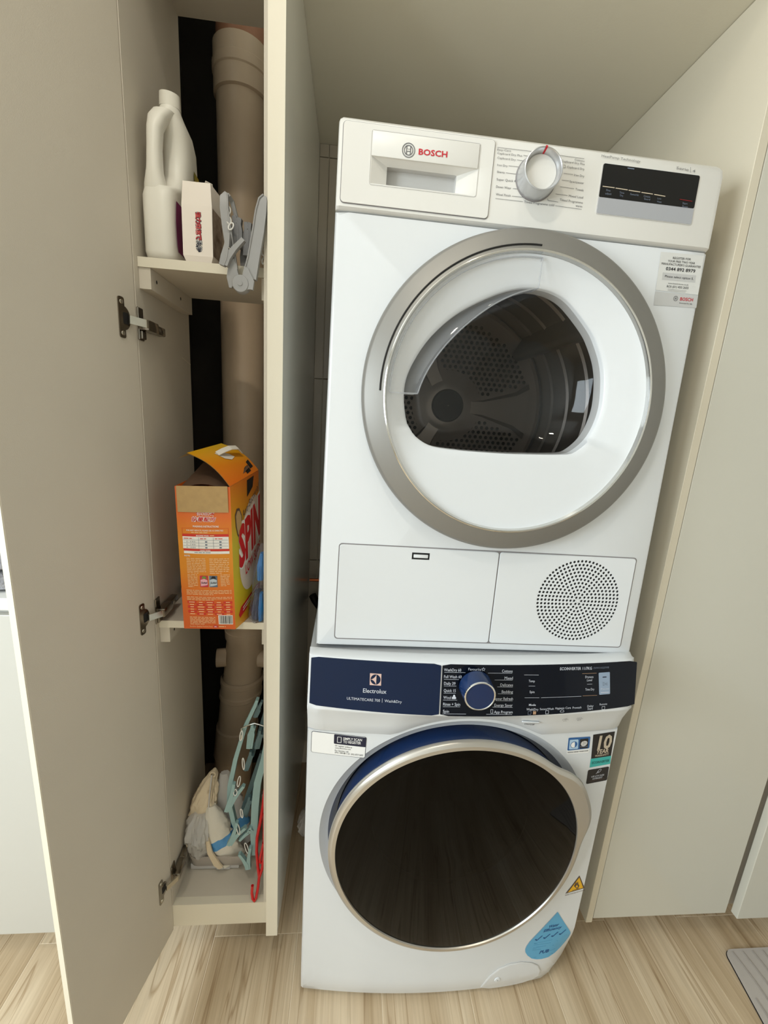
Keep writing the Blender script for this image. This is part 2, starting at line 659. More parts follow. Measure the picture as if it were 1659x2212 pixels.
def quadpatch(mb, q, surf, lift=0.0003, mi=0, n=6, r=0.0):
    """four-cornered sticker (TL, TR, BR, BL) following a curved surface; corner radius r"""
    tl, tr, br, bl = q

    def at(u, v):
        return (tl[0] * (1 - u) * (1 - v) + tr[0] * u * (1 - v) + br[0] * u * v + bl[0] * (1 - u) * v,
                tl[1] * (1 - u) * (1 - v) + tr[1] * u * (1 - v) + br[1] * u * v + bl[1] * (1 - u) * v)
    w = math.hypot(tr[0] - tl[0], tr[1] - tl[1])
    h = math.hypot(bl[0] - tl[0], bl[1] - tl[1])
    us = [i / n for i in range(n + 1)]
    if r:
        us = sorted(set(us + [r / w * k for k in (0.1, 0.35, 0.7, 1)] + [1 - r / w * k for k in (0.1, 0.35, 0.7, 1)]))
    cols = []
    for u in us:
        ins = 0.0
        if r:
            d = min(u, 1 - u) * w
            if d < r:
                ins = (r - math.sqrt(max(0, r * r - (r - d) ** 2))) / h
        cols.append((at(u, ins), at(u, 1 - ins)))
    vs = [surf(p[0], p[1], lift) for c in cols for p in c]
    fs = [(2 * i, 2 * i + 2, 2 * i + 3, 2 * i + 1) for i in range(len(us) - 1)]
    mb.add(vs, fs, mi)


# ------------------------------------------------------------------ measured print positions on the two machine fronts (metres)
DRY_TXT =[
 ('Easy-Care',[[0.2341,0.8058],[0.2547,0.8063]],0.0026),
 ('Cupboard Dry Plus',[[0.2346,0.8013],[0.2725,0.8018]],0.0027),
 ('Cupboard Dry',[[0.2354,0.7953],[0.2636,0.7955]],0.0027),
 ('Iron Dry',[[0.2364,0.786],[0.2521,0.7861]],0.0027),
 ('Shirts',[[0.237,0.7768],[0.249,0.7771]],0.0028),
 ('Super Quick 40',[[0.2378,0.7669],[0.2695,0.7675]],0.0031),
 ('Down Wear',[[0.2382,0.7571],[0.2615,0.7574]],0.0031),
 ('Wool Finish',[[0.239,0.747],[0.262,0.7474]],0.0031),
 ('Timed Programme cold',[[0.2837,0.7415],[0.3308,0.7416]],0.0032),
 ('Cottons',[[0.3535,0.8058],[0.369,0.8054]],0.0026),
 ('Cupboard Dry Plus',[[0.3337,0.8019],[0.37,0.8013]],0.0027),
 ('Cupboard Dry',[[0.3434,0.795],[0.3707,0.7948]],0.0028),
 ('Iron Dry',[[0.356,0.7856],[0.3721,0.7854]],0.0029),
 ('Sportswear',[[0.3502,0.7763],[0.3731,0.7763]],0.0029),
 ('Towels',[[0.361,0.7669],[0.374,0.7666]],0.0029),
 ('Mixed Load',[[0.3521,0.7567],[0.3749,0.7568]],0.0032),
 ('Timed Programme',[[0.3387,0.75],[0.3755,0.7497]],0.0032),
 ('warm',[[0.3648,0.7448],[0.3754,0.7446]],0.003),
]
DRY_LINES =[
 ('',[[0.2336,0.8098],[0.2928,0.8104]],0),
 ('',[[0.3262,0.81],[0.3681,0.8098]],0),
 ('',[[0.2743,0.8039],[0.2848,0.8034]],0),
 ('',[[0.2653,0.7969],[0.2776,0.7968]],0),
 ('',[[0.2537,0.7879],[0.2736,0.7882],[0.2775,0.7942],[0.2834,0.7995]],0),
 ('',[[0.2507,0.7782],[0.2735,0.7785]],0),
 ('',[[0.2713,0.7697],[0.2752,0.7693]],0),
 ('',[[0.2639,0.7588],[0.2833,0.759]],0),
 ('',[[0.2641,0.7486],[0.2938,0.7489],[0.2949,0.7513]],0),
 ('',[[0.239,0.7427],[0.2816,0.743]],0),
 ('',[[0.333,0.7427],[0.3753,0.7421]],0),
 ('',[[0.3073,0.7488],[0.3076,0.7472]],0),
 ('',[[0.3196,0.751],[0.3205,0.7485],[0.3366,0.7481]],0),
 ('',[[0.3393,0.7874],[0.3543,0.7872]],0),
 ('',[[0.3383,0.7779],[0.3494,0.7782]],0),
 ('',[[0.3368,0.769],[0.3587,0.7686]],0),
 ('',[[0.3311,0.7586],[0.3501,0.7584]],0),
 ('',[[0.3376,0.7979],[0.3405,0.7982],[0.341,0.795],[0.3377,0.7946]],0),
]
DISP_TXT_OUT =[
 ('HeatPump Technology',[[0.3945,0.8152],[0.4565,0.8143]],0.0033),
 ('Serie',[[0.5154,0.8121],[0.5355,0.8115]],0.0036),
 ('4',[[0.542,0.8109],[0.5465,0.8109]],0.0036),
]
DISP_TXT =[
 ('Fine',[[0.4089,0.77],[0.4156,0.7699]],0.0028),
 ('adjust',[[0.4081,0.7656],[0.4179,0.7656]],0.0027),
 ('Time',[[0.4302,0.7692],[0.4378,0.7692]],0.0026),
 ('Dry',[[0.4316,0.7654],[0.4369,0.7652]],0.0026),
 ('Favourite',[[0.4479,0.7687],[0.4615,0.7688]],0.0028),
 ('Crease',[[0.4696,0.7684],[0.4804,0.7684]],0.0026),
 ('Guard',[[0.4709,0.7648],[0.4808,0.7647]],0.0026),
 ('Low',[[0.4924,0.7677],[0.4987,0.7677]],0.0024),
 ('Heat',[[0.4926,0.7633],[0.5,0.7633]],0.0026),
 ('Start',[[0.5342,0.7652],[0.5424,0.7652]],0.0028),
 ('Pause',[[0.5348,0.7608],[0.5436,0.761]],0.0028),
]
DISP_LINES =[
 ('',[[0.4022,0.7759],[0.4215,0.7758]],0),
 ('',[[0.4231,0.7756],[0.4426,0.7752]],0),
 ('',[[0.4442,0.7749],[0.4632,0.7745]],0),
 ('',[[0.4651,0.7742],[0.4838,0.7738]],0),
 ('',[[0.4859,0.7736],[0.5044,0.7729]],0),
]
RED_LINE =[
 ('',[[0.5283,0.7714],[0.5492,0.7707]],0),
]
DISP_Q =[
 ('black',[[0.3966,0.8089],[0.5461,0.8043],[0.5544,0.7594],[0.4036,0.765]],0),
 ('silver',[[0.4037,0.7645],[0.5542,0.7595],[0.5567,0.7367],[0.4058,0.7416]],0),
 ('serie|',[[0.5375,0.817],[0.5394,0.8097]],0),
 ('dash',[[0.437,0.8041],[0.4478,0.8041]],0),
]
LOGO =[
 ('BOSCH',[[0.1172,0.7858],[0.1597,0.7867]],0.0075),
 ('emb',[[0.1023,0.7895],[0.1091,0.7896],[0.1018,0.7954],[0.0949,0.7891]],0),
]
STK =[
 ('REGISTER FOR',[[0.5388,0.6897],[0.5693,0.6905]],0.0032),
 ('YOUR FREE TWO YEAR',[[0.5313,0.6847],[0.5776,0.6854]],0.0031),
 ("MANUFACTURER'S GUARANTEE",[[0.5216,0.6799],[0.5883,0.6809]],0.0032),
 ('0344 892 8979',[[0.5303,0.6725],[0.5805,0.6733]],0.0048),
 ('Please select option 5.',[[0.531,0.662],[0.58,0.6626]],0.0034),
 ('www.bosch-home.co.uk',[[0.5382,0.6529],[0.5733,0.6534]],0.002),
 ('ROI (01) 450 2655',[[0.5373,0.6473],[0.5744,0.6482]],0.0035),
 ('BOSCH',[[0.5638,0.63],[0.586,0.6305]],0.005),
 ('Invented for life',[[0.5637,0.6254],[0.5859,0.6256]],0.002),
]
STK_Q =[
 ('grey',[[0.5264,0.6688],[0.5835,0.6696],[0.5841,0.659],[0.5271,0.658]],0),
 ('l1',[[0.5395,0.645],[0.5721,0.6452]],0),
 ('l2',[[0.5399,0.6431],[0.5708,0.6432]],0),
 ('emb',[[0.556,0.6323],[0.5599,0.6324]],0),
 ('out1',[[0.5174,0.6983],[0.5906,0.6997],[0.5935,0.6411],[0.5197,0.6419]],0),
 ('out2',[[0.5196,0.64],[0.5937,0.6401],[0.5947,0.6214],[0.5209,0.6192]],0),
]
W_TXT =[
 ('WashDry 60',[[0.2334,0.8339],[0.2637,0.834]],0.005),
 ('Full Wash 60',[[0.234,0.8222],[0.265,0.8225]],0.0049),
 ('Daily 39',[[0.2346,0.8105],[0.2546,0.8106]],0.0051),
 ('Quick 15',[[0.2348,0.7984],[0.2559,0.7984]],0.005),
 ('Wool',[[0.2348,0.7862],[0.2482,0.7863]],0.0051),
 ('Rinse + Spin',[[0.235,0.7747],[0.265,0.7748]],0.0051),
 ('Spin',[[0.2352,0.7625],[0.2458,0.7623]],0.0051),
 ('Favourite',[[0.2763,0.8363],[0.2994,0.836]],0.0045),
 ('Cottons',[[0.337,0.8334],[0.3563,0.8332]],0.0049),
 ('Mixed',[[0.3424,0.8211],[0.3575,0.8209]],0.005),
 ('Delicates',[[0.3354,0.8093],[0.3584,0.809]],0.0049),
 ('Bedding',[[0.3386,0.7974],[0.3591,0.7971]],0.0049),
 ('Vapour Refresh',[[0.3227,0.7854],[0.3598,0.7849]],0.0049),
 ('Energy Saver',[[0.3265,0.7739],[0.3598,0.7734]],0.0049),
 ('App Program',[[0.3266,0.7619],[0.3605,0.7615]],0.0049),
 ('Temp',[[0.3871,0.816],[0.3987,0.8156]],0.0042),
 ('Spin',[[0.39,0.7968],[0.3992,0.7964]],0.0042),
 ('Dryness',[[0.496,0.82],[0.5125,0.8196]],0.0042),
 ('Level',[[0.4999,0.8139],[0.5101,0.8141]],0.0042),
 ('Time Dry',[[0.4975,0.7974],[0.5157,0.7971]],0.0042),
 ('Mode',[[0.3902,0.7741],[0.403,0.7738]],0.0037),
 ('Wash|Dry',[[0.3859,0.7661],[0.4084,0.7653]],0.0042),
 ('SensorWash',[[0.4113,0.7661],[0.4379,0.7658]],0.0037),
 ('Hygienic Care',[[0.4408,0.7665],[0.4709,0.7662]],0.0038),
 ('Prewash',[[0.4744,0.7659],[0.4919,0.7658]],0.0038),
 ('Delay',[[0.5038,0.767],[0.5161,0.7672]],0.0039),
 ('Start',[[0.5045,0.7623],[0.5152,0.7625]],0.0039),
 ('Remote',[[0.5286,0.7691],[0.5441,0.7692]],0.0035),
 ('ECOINVERTER 11/7KG',[[0.4455,0.8359],[0.5084,0.8348]],0.005),
]
W_DIM =[
 ('EWW1142Q7WB',[[0.5119,0.8357],[0.5431,0.8355]],0.0034),
]
W_LINES =[
 ('',[[0.2341,0.8319],[0.2713,0.8324]],0),
 ('',[[0.2341,0.82],[0.2605,0.8202]],0),
 ('',[[0.2347,0.8085],[0.2564,0.8088]],0),
 ('',[[0.2349,0.7962],[0.256,0.7964]],0),
 ('',[[0.2345,0.7842],[0.2591,0.7845]],0),
 ('',[[0.2347,0.7727],[0.2649,0.773]],0),
 ('',[[0.2349,0.7603],[0.2762,0.7607]],0),
 ('',[[0.312,0.8321],[0.356,0.8317]],0),
 ('',[[0.3246,0.8201],[0.3571,0.8197]],0),
 ('',[[0.3299,0.8081],[0.3582,0.8077]],0),
 ('',[[0.3317,0.7962],[0.3587,0.7956]],0),
 ('',[[0.3287,0.784],[0.3592,0.7835]],0),
 ('',[[0.3234,0.7727],[0.3599,0.772]],0),
 ('',[[0.3126,0.7605],[0.3599,0.7596]],0),
 ('',[[0.3782,0.8287],[0.4055,0.8281]],0),
 ('',[[0.3877,0.809],[0.3998,0.8088]],0),
 ('',[[0.3813,0.7885],[0.409,0.7879]],0),
 ('',[[0.4122,0.7878],[0.4904,0.7876]],0),
 ('',[[0.5007,0.8088],[0.5109,0.8087]],0),
]
W_COP =[
 ('',[[0.4896,0.8282],[0.5184,0.828]],0),
 ('',[[0.4932,0.7881],[0.5223,0.7878]],0),
]
W_Q =[
 ('start',[[0.5224,0.8285],[0.5455,0.8288],[0.5488,0.7887],[0.5263,0.7884]],0),
 ('dash',[[0.5309,0.8202],[0.5388,0.8202]],0),
 ('play',[[0.5322,0.811],[0.5392,0.8076],[0.5327,0.805]],0),
 ('bar',[[0.5405,0.8106],[0.5409,0.8046]],0),
 ('pause',[[0.5288,0.7976],[0.5453,0.7975]],0.003),
 ('pl2',[[0.5292,0.7925],[0.5456,0.7923]],0),
 ('phone',[[0.3204,0.7686],[0.3241,0.7686],[0.3244,0.7621],[0.3208,0.7621]],0),
 ('star',[[0.3032,0.8383]],0),
 ('woolmark',[[0.2535,0.7893]],0),
 ('icons',[[0.3921,0.7616],[0.4016,0.7614],[0.4253,0.7619],[0.4542,0.7622],[0.5367,0.7639]],0),
 ('knob',[[0.296,0.801]],0),
]
W_LOW =[
 ('On/Off',[[0.3975,0.7188],[0.4158,0.7181]],0.005),
 ('L☆3s',[[0.4636,0.7359],[0.4761,0.7359]],0.005),
 ('Save',[[0.4667,0.7312],[0.474,0.7312]],0.002),
 ('L▢3s',[[0.4921,0.7363],[0.5046,0.7362]],0.0051),
 ('Lock',[[0.4955,0.7321],[0.503,0.732]],0.002),
 ('btn',[[0.3897,0.7327],[0.4203,0.7321],[0.4211,0.7271],[0.3909,0.7273]],0),
]
W_LOGO =[
 ('Electrolux',[[0.0948,0.7909],[0.1352,0.7912]],0.0073),
 ('ULTIMATECARE 700',[[0.0675,0.7769],[0.1249,0.7766]],0.0047),
 ('Wash&Dry',[[0.1326,0.7766],[0.1626,0.7763]],0.0047),
 ('bar',[[0.1286,0.7828],[0.1286,0.7756]],0),
 ('emb',[[0.1054,0.8247],[0.1251,0.8245],[0.1254,0.8044],[0.1058,0.8045]],0),
]
W_REG =[
 ('SIMPLY SCAN',[[0.0651,0.6723],[0.0997,0.6719]],0.0054),
 ('TO REGISTER',[[0.0654,0.6655],[0.0982,0.665]],0.0055),
 ('Or register online at',[[0.0507,0.6572],[0.0821,0.6552]],0.0034),
 ('www.electrolux.com',[[0.0505,0.6525],[0.0799,0.6512]],0.0029),
 ('For Service, call',[[0.0507,0.6465],[0.0756,0.6455]],0.0034),
 ('(MY) 1300-88-1122  (SG) 6727-3699',[[0.0509,0.6422],[0.1032,0.6397]],0.0034),
 ('out',[[0.0064,0.6854],[0.1078,0.6813],[0.1076,0.6351],[0.0063,0.6393]],0),
 ('blk',[[0.0481,0.6827],[0.1079,0.6799],[0.1076,0.6593],[0.0483,0.6623]],0),
 ('phone',[[0.0546,0.6776],[0.0616,0.6776],[0.0617,0.666],[0.0545,0.666]],0),
]
W_STK =[
 ('WOOL HAND WASH SAFE',[[0.5013,0.6432],[0.546,0.6431]],0.0024),
 ('10',[[0.566,0.6448],[0.5961,0.6449]],0.031),
 ('YEAR',[[0.5653,0.634],[0.5936,0.6346]],0.0098),
 ('WARRANTY',[[0.5638,0.6274],[0.5953,0.6282]],0.0046),
 ('ECOINVERTER',[[0.5608,0.6109],[0.5996,0.6115]],0.0058),
 ('USE LOW SUDS',[[0.5654,0.5782],[0.5946,0.5794]],0.0039),
 ('DETERGENT',[[0.5694,0.5726],[0.5917,0.5737]],0.0039),
 ('FOR BEST RESULTS',[[0.5628,0.568],[0.5971,0.5699]],0.0035),
]
W_STKQ =[
 ('wool_out',[[0.4969,0.677],[0.5452,0.6773],[0.5486,0.6394],[0.4997,0.6399]],0),
 ('wool_blue',[[0.4976,0.6778],[0.5451,0.6767],[0.5475,0.6494],[0.5001,0.6484]],0),
 ('lb',[[0.5011,0.6732],[0.5197,0.6728],[0.5226,0.651],[0.503,0.6511]],0),
 ('circ',[[0.5117,0.6615],[0.519,0.6614]],0),
 ('blk',[[0.5233,0.673],[0.5411,0.6731],[0.5439,0.6509],[0.5258,0.651]],0),
 ('wm',[[0.5336,0.6635]],0),
 ('wml',[[0.5266,0.6552],[0.5426,0.6551]],0),
 ('ten',[[0.5507,0.6801],[0.5985,0.6825],[0.6014,0.6253],[0.5566,0.6238]],0),
 ('teal',[[0.5561,0.6236],[0.602,0.6253],[0.6037,0.6059],[0.5573,0.603]],0),
 ('low',[[0.555,0.5973],[0.6026,0.6],[0.6043,0.5663],[0.5569,0.5633]],0),
 ('scoop',[[0.5747,0.5864],[0.5801,0.5911],[0.5846,0.5941]],0),
]
W_TRI =[
 ('tri',[[0.587,0.3225],[0.5609,0.2775],[0.6069,0.283]],0),
 ('tri2',[[0.5873,0.3175],[0.5661,0.2802],[0.6026,0.2851]],0),
 ('flame',[[0.5865,0.2862],[0.5781,0.2957],[0.5817,0.3068],[0.5837,0.3009],[0.5855,0.3071],[0.5885,0.2988],[0.5918,0.2937],[0.5896,0.2866]],0),
 ('base',[[0.5762,0.283],[0.5936,0.2856]],0),
 ('READ THE INSTRUCTIONS',[[0.5612,0.2713],[0.6086,0.2762]],0.0028),
]
W_DROP =[
 ('out',[[0.5507,0.2287],[0.5699,0.1977],[0.5895,0.1673],[0.5943,0.1591],[0.5959,0.1526],[0.5958,0.1417],[0.5908,0.1269],[0.5806,0.1124],[0.5657,0.1011],[0.5501,0.095],[0.5337,0.094],[0.5211,0.0959],[0.5081,0.1014],[0.4968,0.1125],[0.4899,0.1239],[0.4882,0.1332],[0.4901,0.1418],[0.4961,0.1543],[0.506,0.168],[0.5225,0.1899],[0.5376,0.2104]],0),
 ('Water',[[0.5349,0.1856],[0.5594,0.1873]],0.0079),
 ('Efficiency',[[0.5247,0.176],[0.5675,0.1782]],0.0073),
 ('t',[[0.5082,0.1587],[0.5124,0.1549],[0.524,0.1657]],0),
 ('t',[[0.5277,0.1599],[0.5311,0.1562],[0.5427,0.1674]],0),
 ('t',[[0.5467,0.1605],[0.5505,0.1577],[0.5617,0.1688]],0),
 ('t',[[0.5658,0.1619],[0.5692,0.1591],[0.5805,0.1706]],0),
 ('l',[[0.5077,0.1465],[0.5512,0.1481]],0),
 ('l',[[0.5072,0.1446],[0.5666,0.1403]],0),
 ('l',[[0.5069,0.1412],[0.5485,0.1398]],0),
 ('l',[[0.5064,0.1339],[0.5381,0.1332]],0),
 ('l',[[0.5058,0.13],[0.5586,0.1288]],0),
 ('l',[[0.506,0.126],[0.527,0.1258]],0),
 ('PUB',[[0.5244,0.1119],[0.5473,0.1119]],0.0088),
 ('l',[[0.5494,0.1144],[0.5641,0.1158]],0),
 ('l',[[0.5134,0.1038],[0.5612,0.1033]],0),
]
W_FLAP =[
 ('f',[[0.4002,0.0261],[0.4033,0.0432],[0.4141,0.0667],[0.4331,0.0858],[0.4577,0.0952],[0.4837,0.0961],[0.5092,0.0883],[0.5267,0.0764],[0.5352,0.0595],[0.5342,0.0426],[0.5228,0.0283],[0.5014,0.0197],[0.4774,0.016],[0.4422,0.0153],[0.4203,0.0165]],0),
 ('dim',[[0.4327,0.0551]],0),
]
# ================================================================== THE ROOM
XL, XR, YF, YB, ZC = -1.95, 2.05, -2.30, 0.626, 2.45
fl = MB().box(XL, XR, YF, YB, -0.03, -0.0008)
floor = setp(part('floor', fl, 'joint', smooth=0), kind='structure')
# wood-look planks 0.2 m wide running towards the back wall, joints left open
plank_me = None
i = 0
for cx in range(-10, 11):
    x0 = -0.03 + 0.2 * cx
    if x0 < XL - 0.15 or x0 > XR - 0.02:
        continue
    off = R.choice([0.0, 0.3, 0.6, 0.9])
    y = YF - off
    while y < YB:
        if plank_me is None:
            p = part('plank', MB().box(-0.0991, 0.0991, 0.0, 1.1985, -0.004, 0.0, bev=0.0004, seg=1), 'oak_plank', floor, smooth=0)
            plank_me = p.data
        else:
            p = bpy.data.objects.new('plank', plank_me)
            COL.objects.link(p)
            p.parent = floor
        p.location = (x0 + 0.1, y, 0)
        y += 1.2

ce = MB().box(XL, XR, YF, YB + 0.03, ZC, ZC + 0.04, 0)
ce.box(-0.0945, XR, 0.045, YB, 1.954, ZC, 1)
ce.box(-0.320, -0.0945, 0.060, 0.080, 1.968, ZC, 1)
setp(part('ceiling', ce, ['room_paint', 'soffit_paint'], smooth=0), kind='structure')

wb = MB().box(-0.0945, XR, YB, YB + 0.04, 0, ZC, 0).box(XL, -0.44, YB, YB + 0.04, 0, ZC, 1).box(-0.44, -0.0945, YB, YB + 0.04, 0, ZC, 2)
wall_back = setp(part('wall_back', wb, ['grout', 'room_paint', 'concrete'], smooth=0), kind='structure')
tm = None
for c in range(3):
    for r in range(4):
        x0, z0 = -0.045 + 0.3 * c, 1.3562 - 0.567 * (r)
        if tm is None:
            p = part('tile', MB().box(0.0012, 0.2988, 0, 0.0055, 0.0012, 0.5658, bev=0.0008, seg=1), 'tile', wall_back, smooth=0)
            tm = p.data
        else:
            p = bpy.data.objects.new('tile', tm)
            COL.objects.link(p)
            p.parent = wall_back
        if z0 < -0.3:
            bpy.data.objects.remove(p)
            continue
        p.location = (x0, YB - 0.0055, z0)
# narrow cut tiles at the left edge and under the ceiling
for r in range(4):
    z0 = 1.3562 - 0.567 * r
    if z0 > -0.3:
        part('tile', MB().box(-0.0695, -0.0462, YB - 0.0055, YB, z0 + 0.0012, z0 + 0.5658), 'tile', wall_back, smooth=0)
for x0, x1 in ((-0.0695, -0.0462), (-0.0438, 0.2538), (0.2562, 0.5538), (0.5562, 0.664)):
    part('tile', MB().box(x0, x1, YB - 0.0055, YB, 1.9244, 1.953), 'tile', wall_back, smooth=0)

wr = MB().box(XR, XR + 0.05, YF, YB, 0, ZC)
setp(part('wall_right', wr, 'room_paint', smooth=0), kind='structure')


wl_ = MB()
for ua, ub, za, zb in ((YF, -1.90, 0, ZC), (-0.40, YB, 0, ZC), (-1.90, -0.40, 0, 0.86), (-1.90, -0.40, 2.04, ZC)):
    wl_.box(XL - 0.08, XL, ua, ub, za, zb)
setp(part('wall_left', wl_, 'room_paint', smooth=0), kind='structure')
setp(part('wall_front', MB().box(XL, XR, YF - 0.08, YF, 0, ZC), 'room_paint', smooth=0), kind='structure')


w = MB()
w.box(XL - 0.07, XL - 0.03, -1.9, -0.4, 0.86, 0.90).box(XL - 0.07, XL - 0.03, -1.9, -0.4, 2.0, 2.04)
for y in (-1.9, -1.17, -0.44):
    w.box(XL - 0.07, XL - 0.03, y, y + 0.04, 0.9, 2.0)
win_o = setp(part('window_1', w, 'counter_white', smooth=0), kind='structure')
part('window_pane', MB().box(XL - 0.052, XL - 0.048, -1.86, -0.44, 0.9, 2.0), 'pane', win_o, smooth=0)
# partition that closes the pipe shaft behind the tall cupboard
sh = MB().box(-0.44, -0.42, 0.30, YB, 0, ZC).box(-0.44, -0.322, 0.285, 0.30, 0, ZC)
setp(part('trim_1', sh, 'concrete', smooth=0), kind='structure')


def ceiling_lamp(x, y, label, power):
    t = thing('ceiling_lamp', label, 'lamp', (x, y, ZC))
    part('lamp_ring', MB().lathez([(0.048, ZC), (0.048, ZC - 0.006), (0.058, ZC - 0.006), (0.060, ZC)], x, y, 24), 'counter_white', t)
    part('lamp_diffuser', MB().lathez([(0.048, ZC - 0.003), (0.001, ZC - 0.003)], x, y, 24), 'lamp_glow', t)
    l = bpy.data.lights.new('lamp_light', 'SPOT')
    l.energy = power
    l.color = (1.0, 0.92, 0.79)
    l.shadow_soft_size = 0.045
    l.spot_size = math.radians(150)
    l.spot_blend = 0.6
    o = bpy.data.objects.new('lamp_light', l)
    COL.objects.link(o)
    o.parent = t
    o.location = (0, 0, -0.012)


ceiling_lamp(-0.235, -0.75, 'round recessed ceiling lamp in front of the tall cupboard', 17)
ceiling_lamp(0.16, -0.45, 'round recessed ceiling lamp in front of the machines', 4.5)

# ================================================================== TALL CUPBOARD (left)
XI0, XI1 = -0.3030, -0.1045      # inner faces
YC, YP = 0.058, 0.0385          # carcass front, end-panel front
cup = thing('tall_cupboard', 'open beige tall cupboard with a drain pipe behind its shelves, left of the machines', 'cupboard', (-0.20, YC, 0))
part('side_panel', MB().box(XI0 - 0.018, XI0, YC, 0.282, 0.104, 1.968), 'laminate', cup, smooth=0)
part('side_panel', MB().box(XI1, -0.0955, YC, YB - 0.004, 0.104, 1.968), 'laminate', cup, smooth=0)
part('end_panel', MB().box(-0.0950, -0.0702, YP, YB - 0.004, 0.0935, 1.953, 0, bev=0.0008, seg=1), 'laminate_gloss', cup, smooth=0, label='glossy end panel facing the machines')
part('edge_band', MB().box(-0.0950, -0.0702, YP - 0.0012, YP, 0.0935, 1.953), 'laminate_edge', cup, smooth=0, label='pale edge of the end panel')
part('top_panel', MB().box(XI0, XI1, YC, 0.282, 1.946, 1.964), 'laminate', cup, smooth=0)
bp = MB().box(XI0, XI1, YC + 0.0161, 0.282, 0.147, 0.164, 0).box(XI0 - 0.018, XI1 + 0.009, YC - 0.0006, YC + 0.016, 0.103, 0.1640, 1)
part('bottom_panel', bp, ['laminate', 'laminate_edge'], cup, smooth=0)
for zt in (1.4795, 0.8530):
    s = part('shelf', MB().box(XI0 + 0.0004, XI1 - 0.0004, 0.070, 0.250, zt - 0.0145, zt, 0).box(XI0 + 0.0004, XI1 - 0.0004, 0.0692, 0.070, zt - 0.0145, zt, 1), ['laminate', 'laminate_edge'], cup, smooth=0)
    part('cleat', MB().box(XI0 + 0.0003, XI0 + 0.0185, 0.0715, 0.250, zt - 0.0460, zt - 0.0147, 0), 'laminate', s, smooth=0)
    part('cleat', MB().box(XI1 - 0.0062, XI1 - 0.0003, 0.0715, 0.250, zt - 0.0480, zt - 0.0147, 0), 'laminate', s, smooth=0)
    for yy in (0.092, 0.192):
        part('screw_hole', MB().add([(XI0 + 0.0188, yy + 0.0026 * math.cos(a), zt - 0.030 + 0.0030 * math.sin(a)) for a in [2 * PI * k / 10 for k in range(10)]], [tuple(range(10))]), 'dark_gap', s, smooth=0)
part('scratch', MB().bar([(XI0 + 0.0005, 0.235, 1.349), (XI0 + 0.0005, 0.281, 1.340)], 0.0012, 0.0006, upv=(1, 0, 0)), 'laminate_edge', cup)

# door standing open towards the room, hinged on the left
dn = Vector((-0.034, -0.153, 0)).normalized()          # along the door
dt = Vector((dn.y, -dn.x, 0))                            # outward (away from the cupboard)
DH = Vector((-0.3040, YC - 0.0015, 0))


def DP(w, t, z):
    p = DH + dn * w + dt * t
    return (p.x, p.y, z)


DW = 0.2445
dm = MB().box(0, DW, 0, 0.0100, 0.095, 1.962, 0, bev=0.0007, seg=1)
dm.box(DW, DW + 0.0009, 0.0005, 0.0095, 0.096, 1.961, 1)
door = part('door', dm.map(lambda w, t, z: DP(w, t, z)), ['laminate', 'laminate_edge'], cup, smooth=0, label='cupboard door swung open to the left')


def hinge(zc, tilt=0.0):
    h = MB()
    # cup flange on the door
    out = rrect(0.0260, 0.0385, zc - 0.0295, zc + 0.0295, 0.0035)
    h.poly(out, -0.0016, 0.0002)
    a = [(0.0285 + 0.0 - 0.0140 * math.cos(k * PI / 14 - PI / 2), zc + 0.0175 * math.sin(k * PI / 14 - PI / 2)) for k in range(15)]
    h.poly([(x, z) for x, z in a], -0.0015, 0.0003)
    h.map(lambda w, t, z: DP(w, t, z))
    o = part('hinge', h, 'hinge_steel', cup)
    d = MB().poly(rrect(0.0185, 0.0300, zc - 0.0085, zc + 0.0085, 0.002), -0.0019, 0.0004)
    part('hinge_cup', d.map(lambda w, t, z: DP(w, t, z)), 'dark_gap', o)
    for q in (-0.0225, 0.0225):
        s = MB().lathe([(0.0001, -0.0026), (0.0032, -0.0024), (0.0036, -0.0012)], 0.0318, zc + q, 12)
        part('screw', s.map(lambda w, t, z: DP(w, t, z)), 'hinge_bright', o)
    # bright link between door and carcass
    l = MB().box(-0.0055, 0.0055, -0.0016, 0.0016, -0.5, 0.5, bev=0.0008, seg=1)
    A, B = Vector(DP(0.0225, -0.006, zc - 0.001)), Vector((XI0 + 0.0150, 0.0540, zc - 0.002))
    l2 = MB().bar([tuple(A), tuple(A.lerp(B, 0.5)), tuple(B)], 0.0120, 0.0030, upv=(1, -0.3, 0))
    l2.bar([tuple(B + Vector((0, -0.001, 0))), tuple(B + Vector((0.0015, 0.006, 0)))], 0.0125, 0.0040, upv=(1, -0.3, 0))
    part('hinge_link', l2, 'hinge_bright', o)
    # mounting plate and arm on the carcass wall
    p = MB().box(XI0, XI0 + 0.0030, 0.0560, 0.0735, zc - 0.0265, zc + 0.0235, bev=0.001, seg=1)
    p.box(XI0 + 0.0028, XI0 + 0.0070, 0.0575, 0.0720, zc - 0.0245, zc - 0.0115, bev=0.0012, seg=1)
    part('mounting_plate', p, 'hinge_steel', o)
    am = MB()
    for (ya, yb, hh, xx) in ((0.056, 0.094, 0.0085, 0.0185), (0.094, 0.128, 0.0072, 0.0150)):
        am.box(XI0 + 0.0020, XI0 + xx, ya, yb, zc - 0.003 - hh, zc - 0.003 + hh, bev=0.0025, seg=2)
    part('hinge_arm', am, 'hinge_steel', o)
    for yy in (0.103, 0.118):
        part('screw', MB().add([(XI0 + 0.0154, yy + 0.0032 * math.cos(k * 0.6283), zc - 0.003 + 0.0032 * math.sin(k * 0.6283)) for k in range(10)], [tuple(range(10))]), 'hinge_bright', o)


for zc in (1.380, 0.8780, 0.2480):
    hinge(zc)

# ================================================================== DRAIN PIPE in the shaft
pipe = thing('drain_pipe', 'beige plastic drain pipe standing in the shaft behind the cupboard shelves', 'pipe', (-0.236, 0.47, 0))


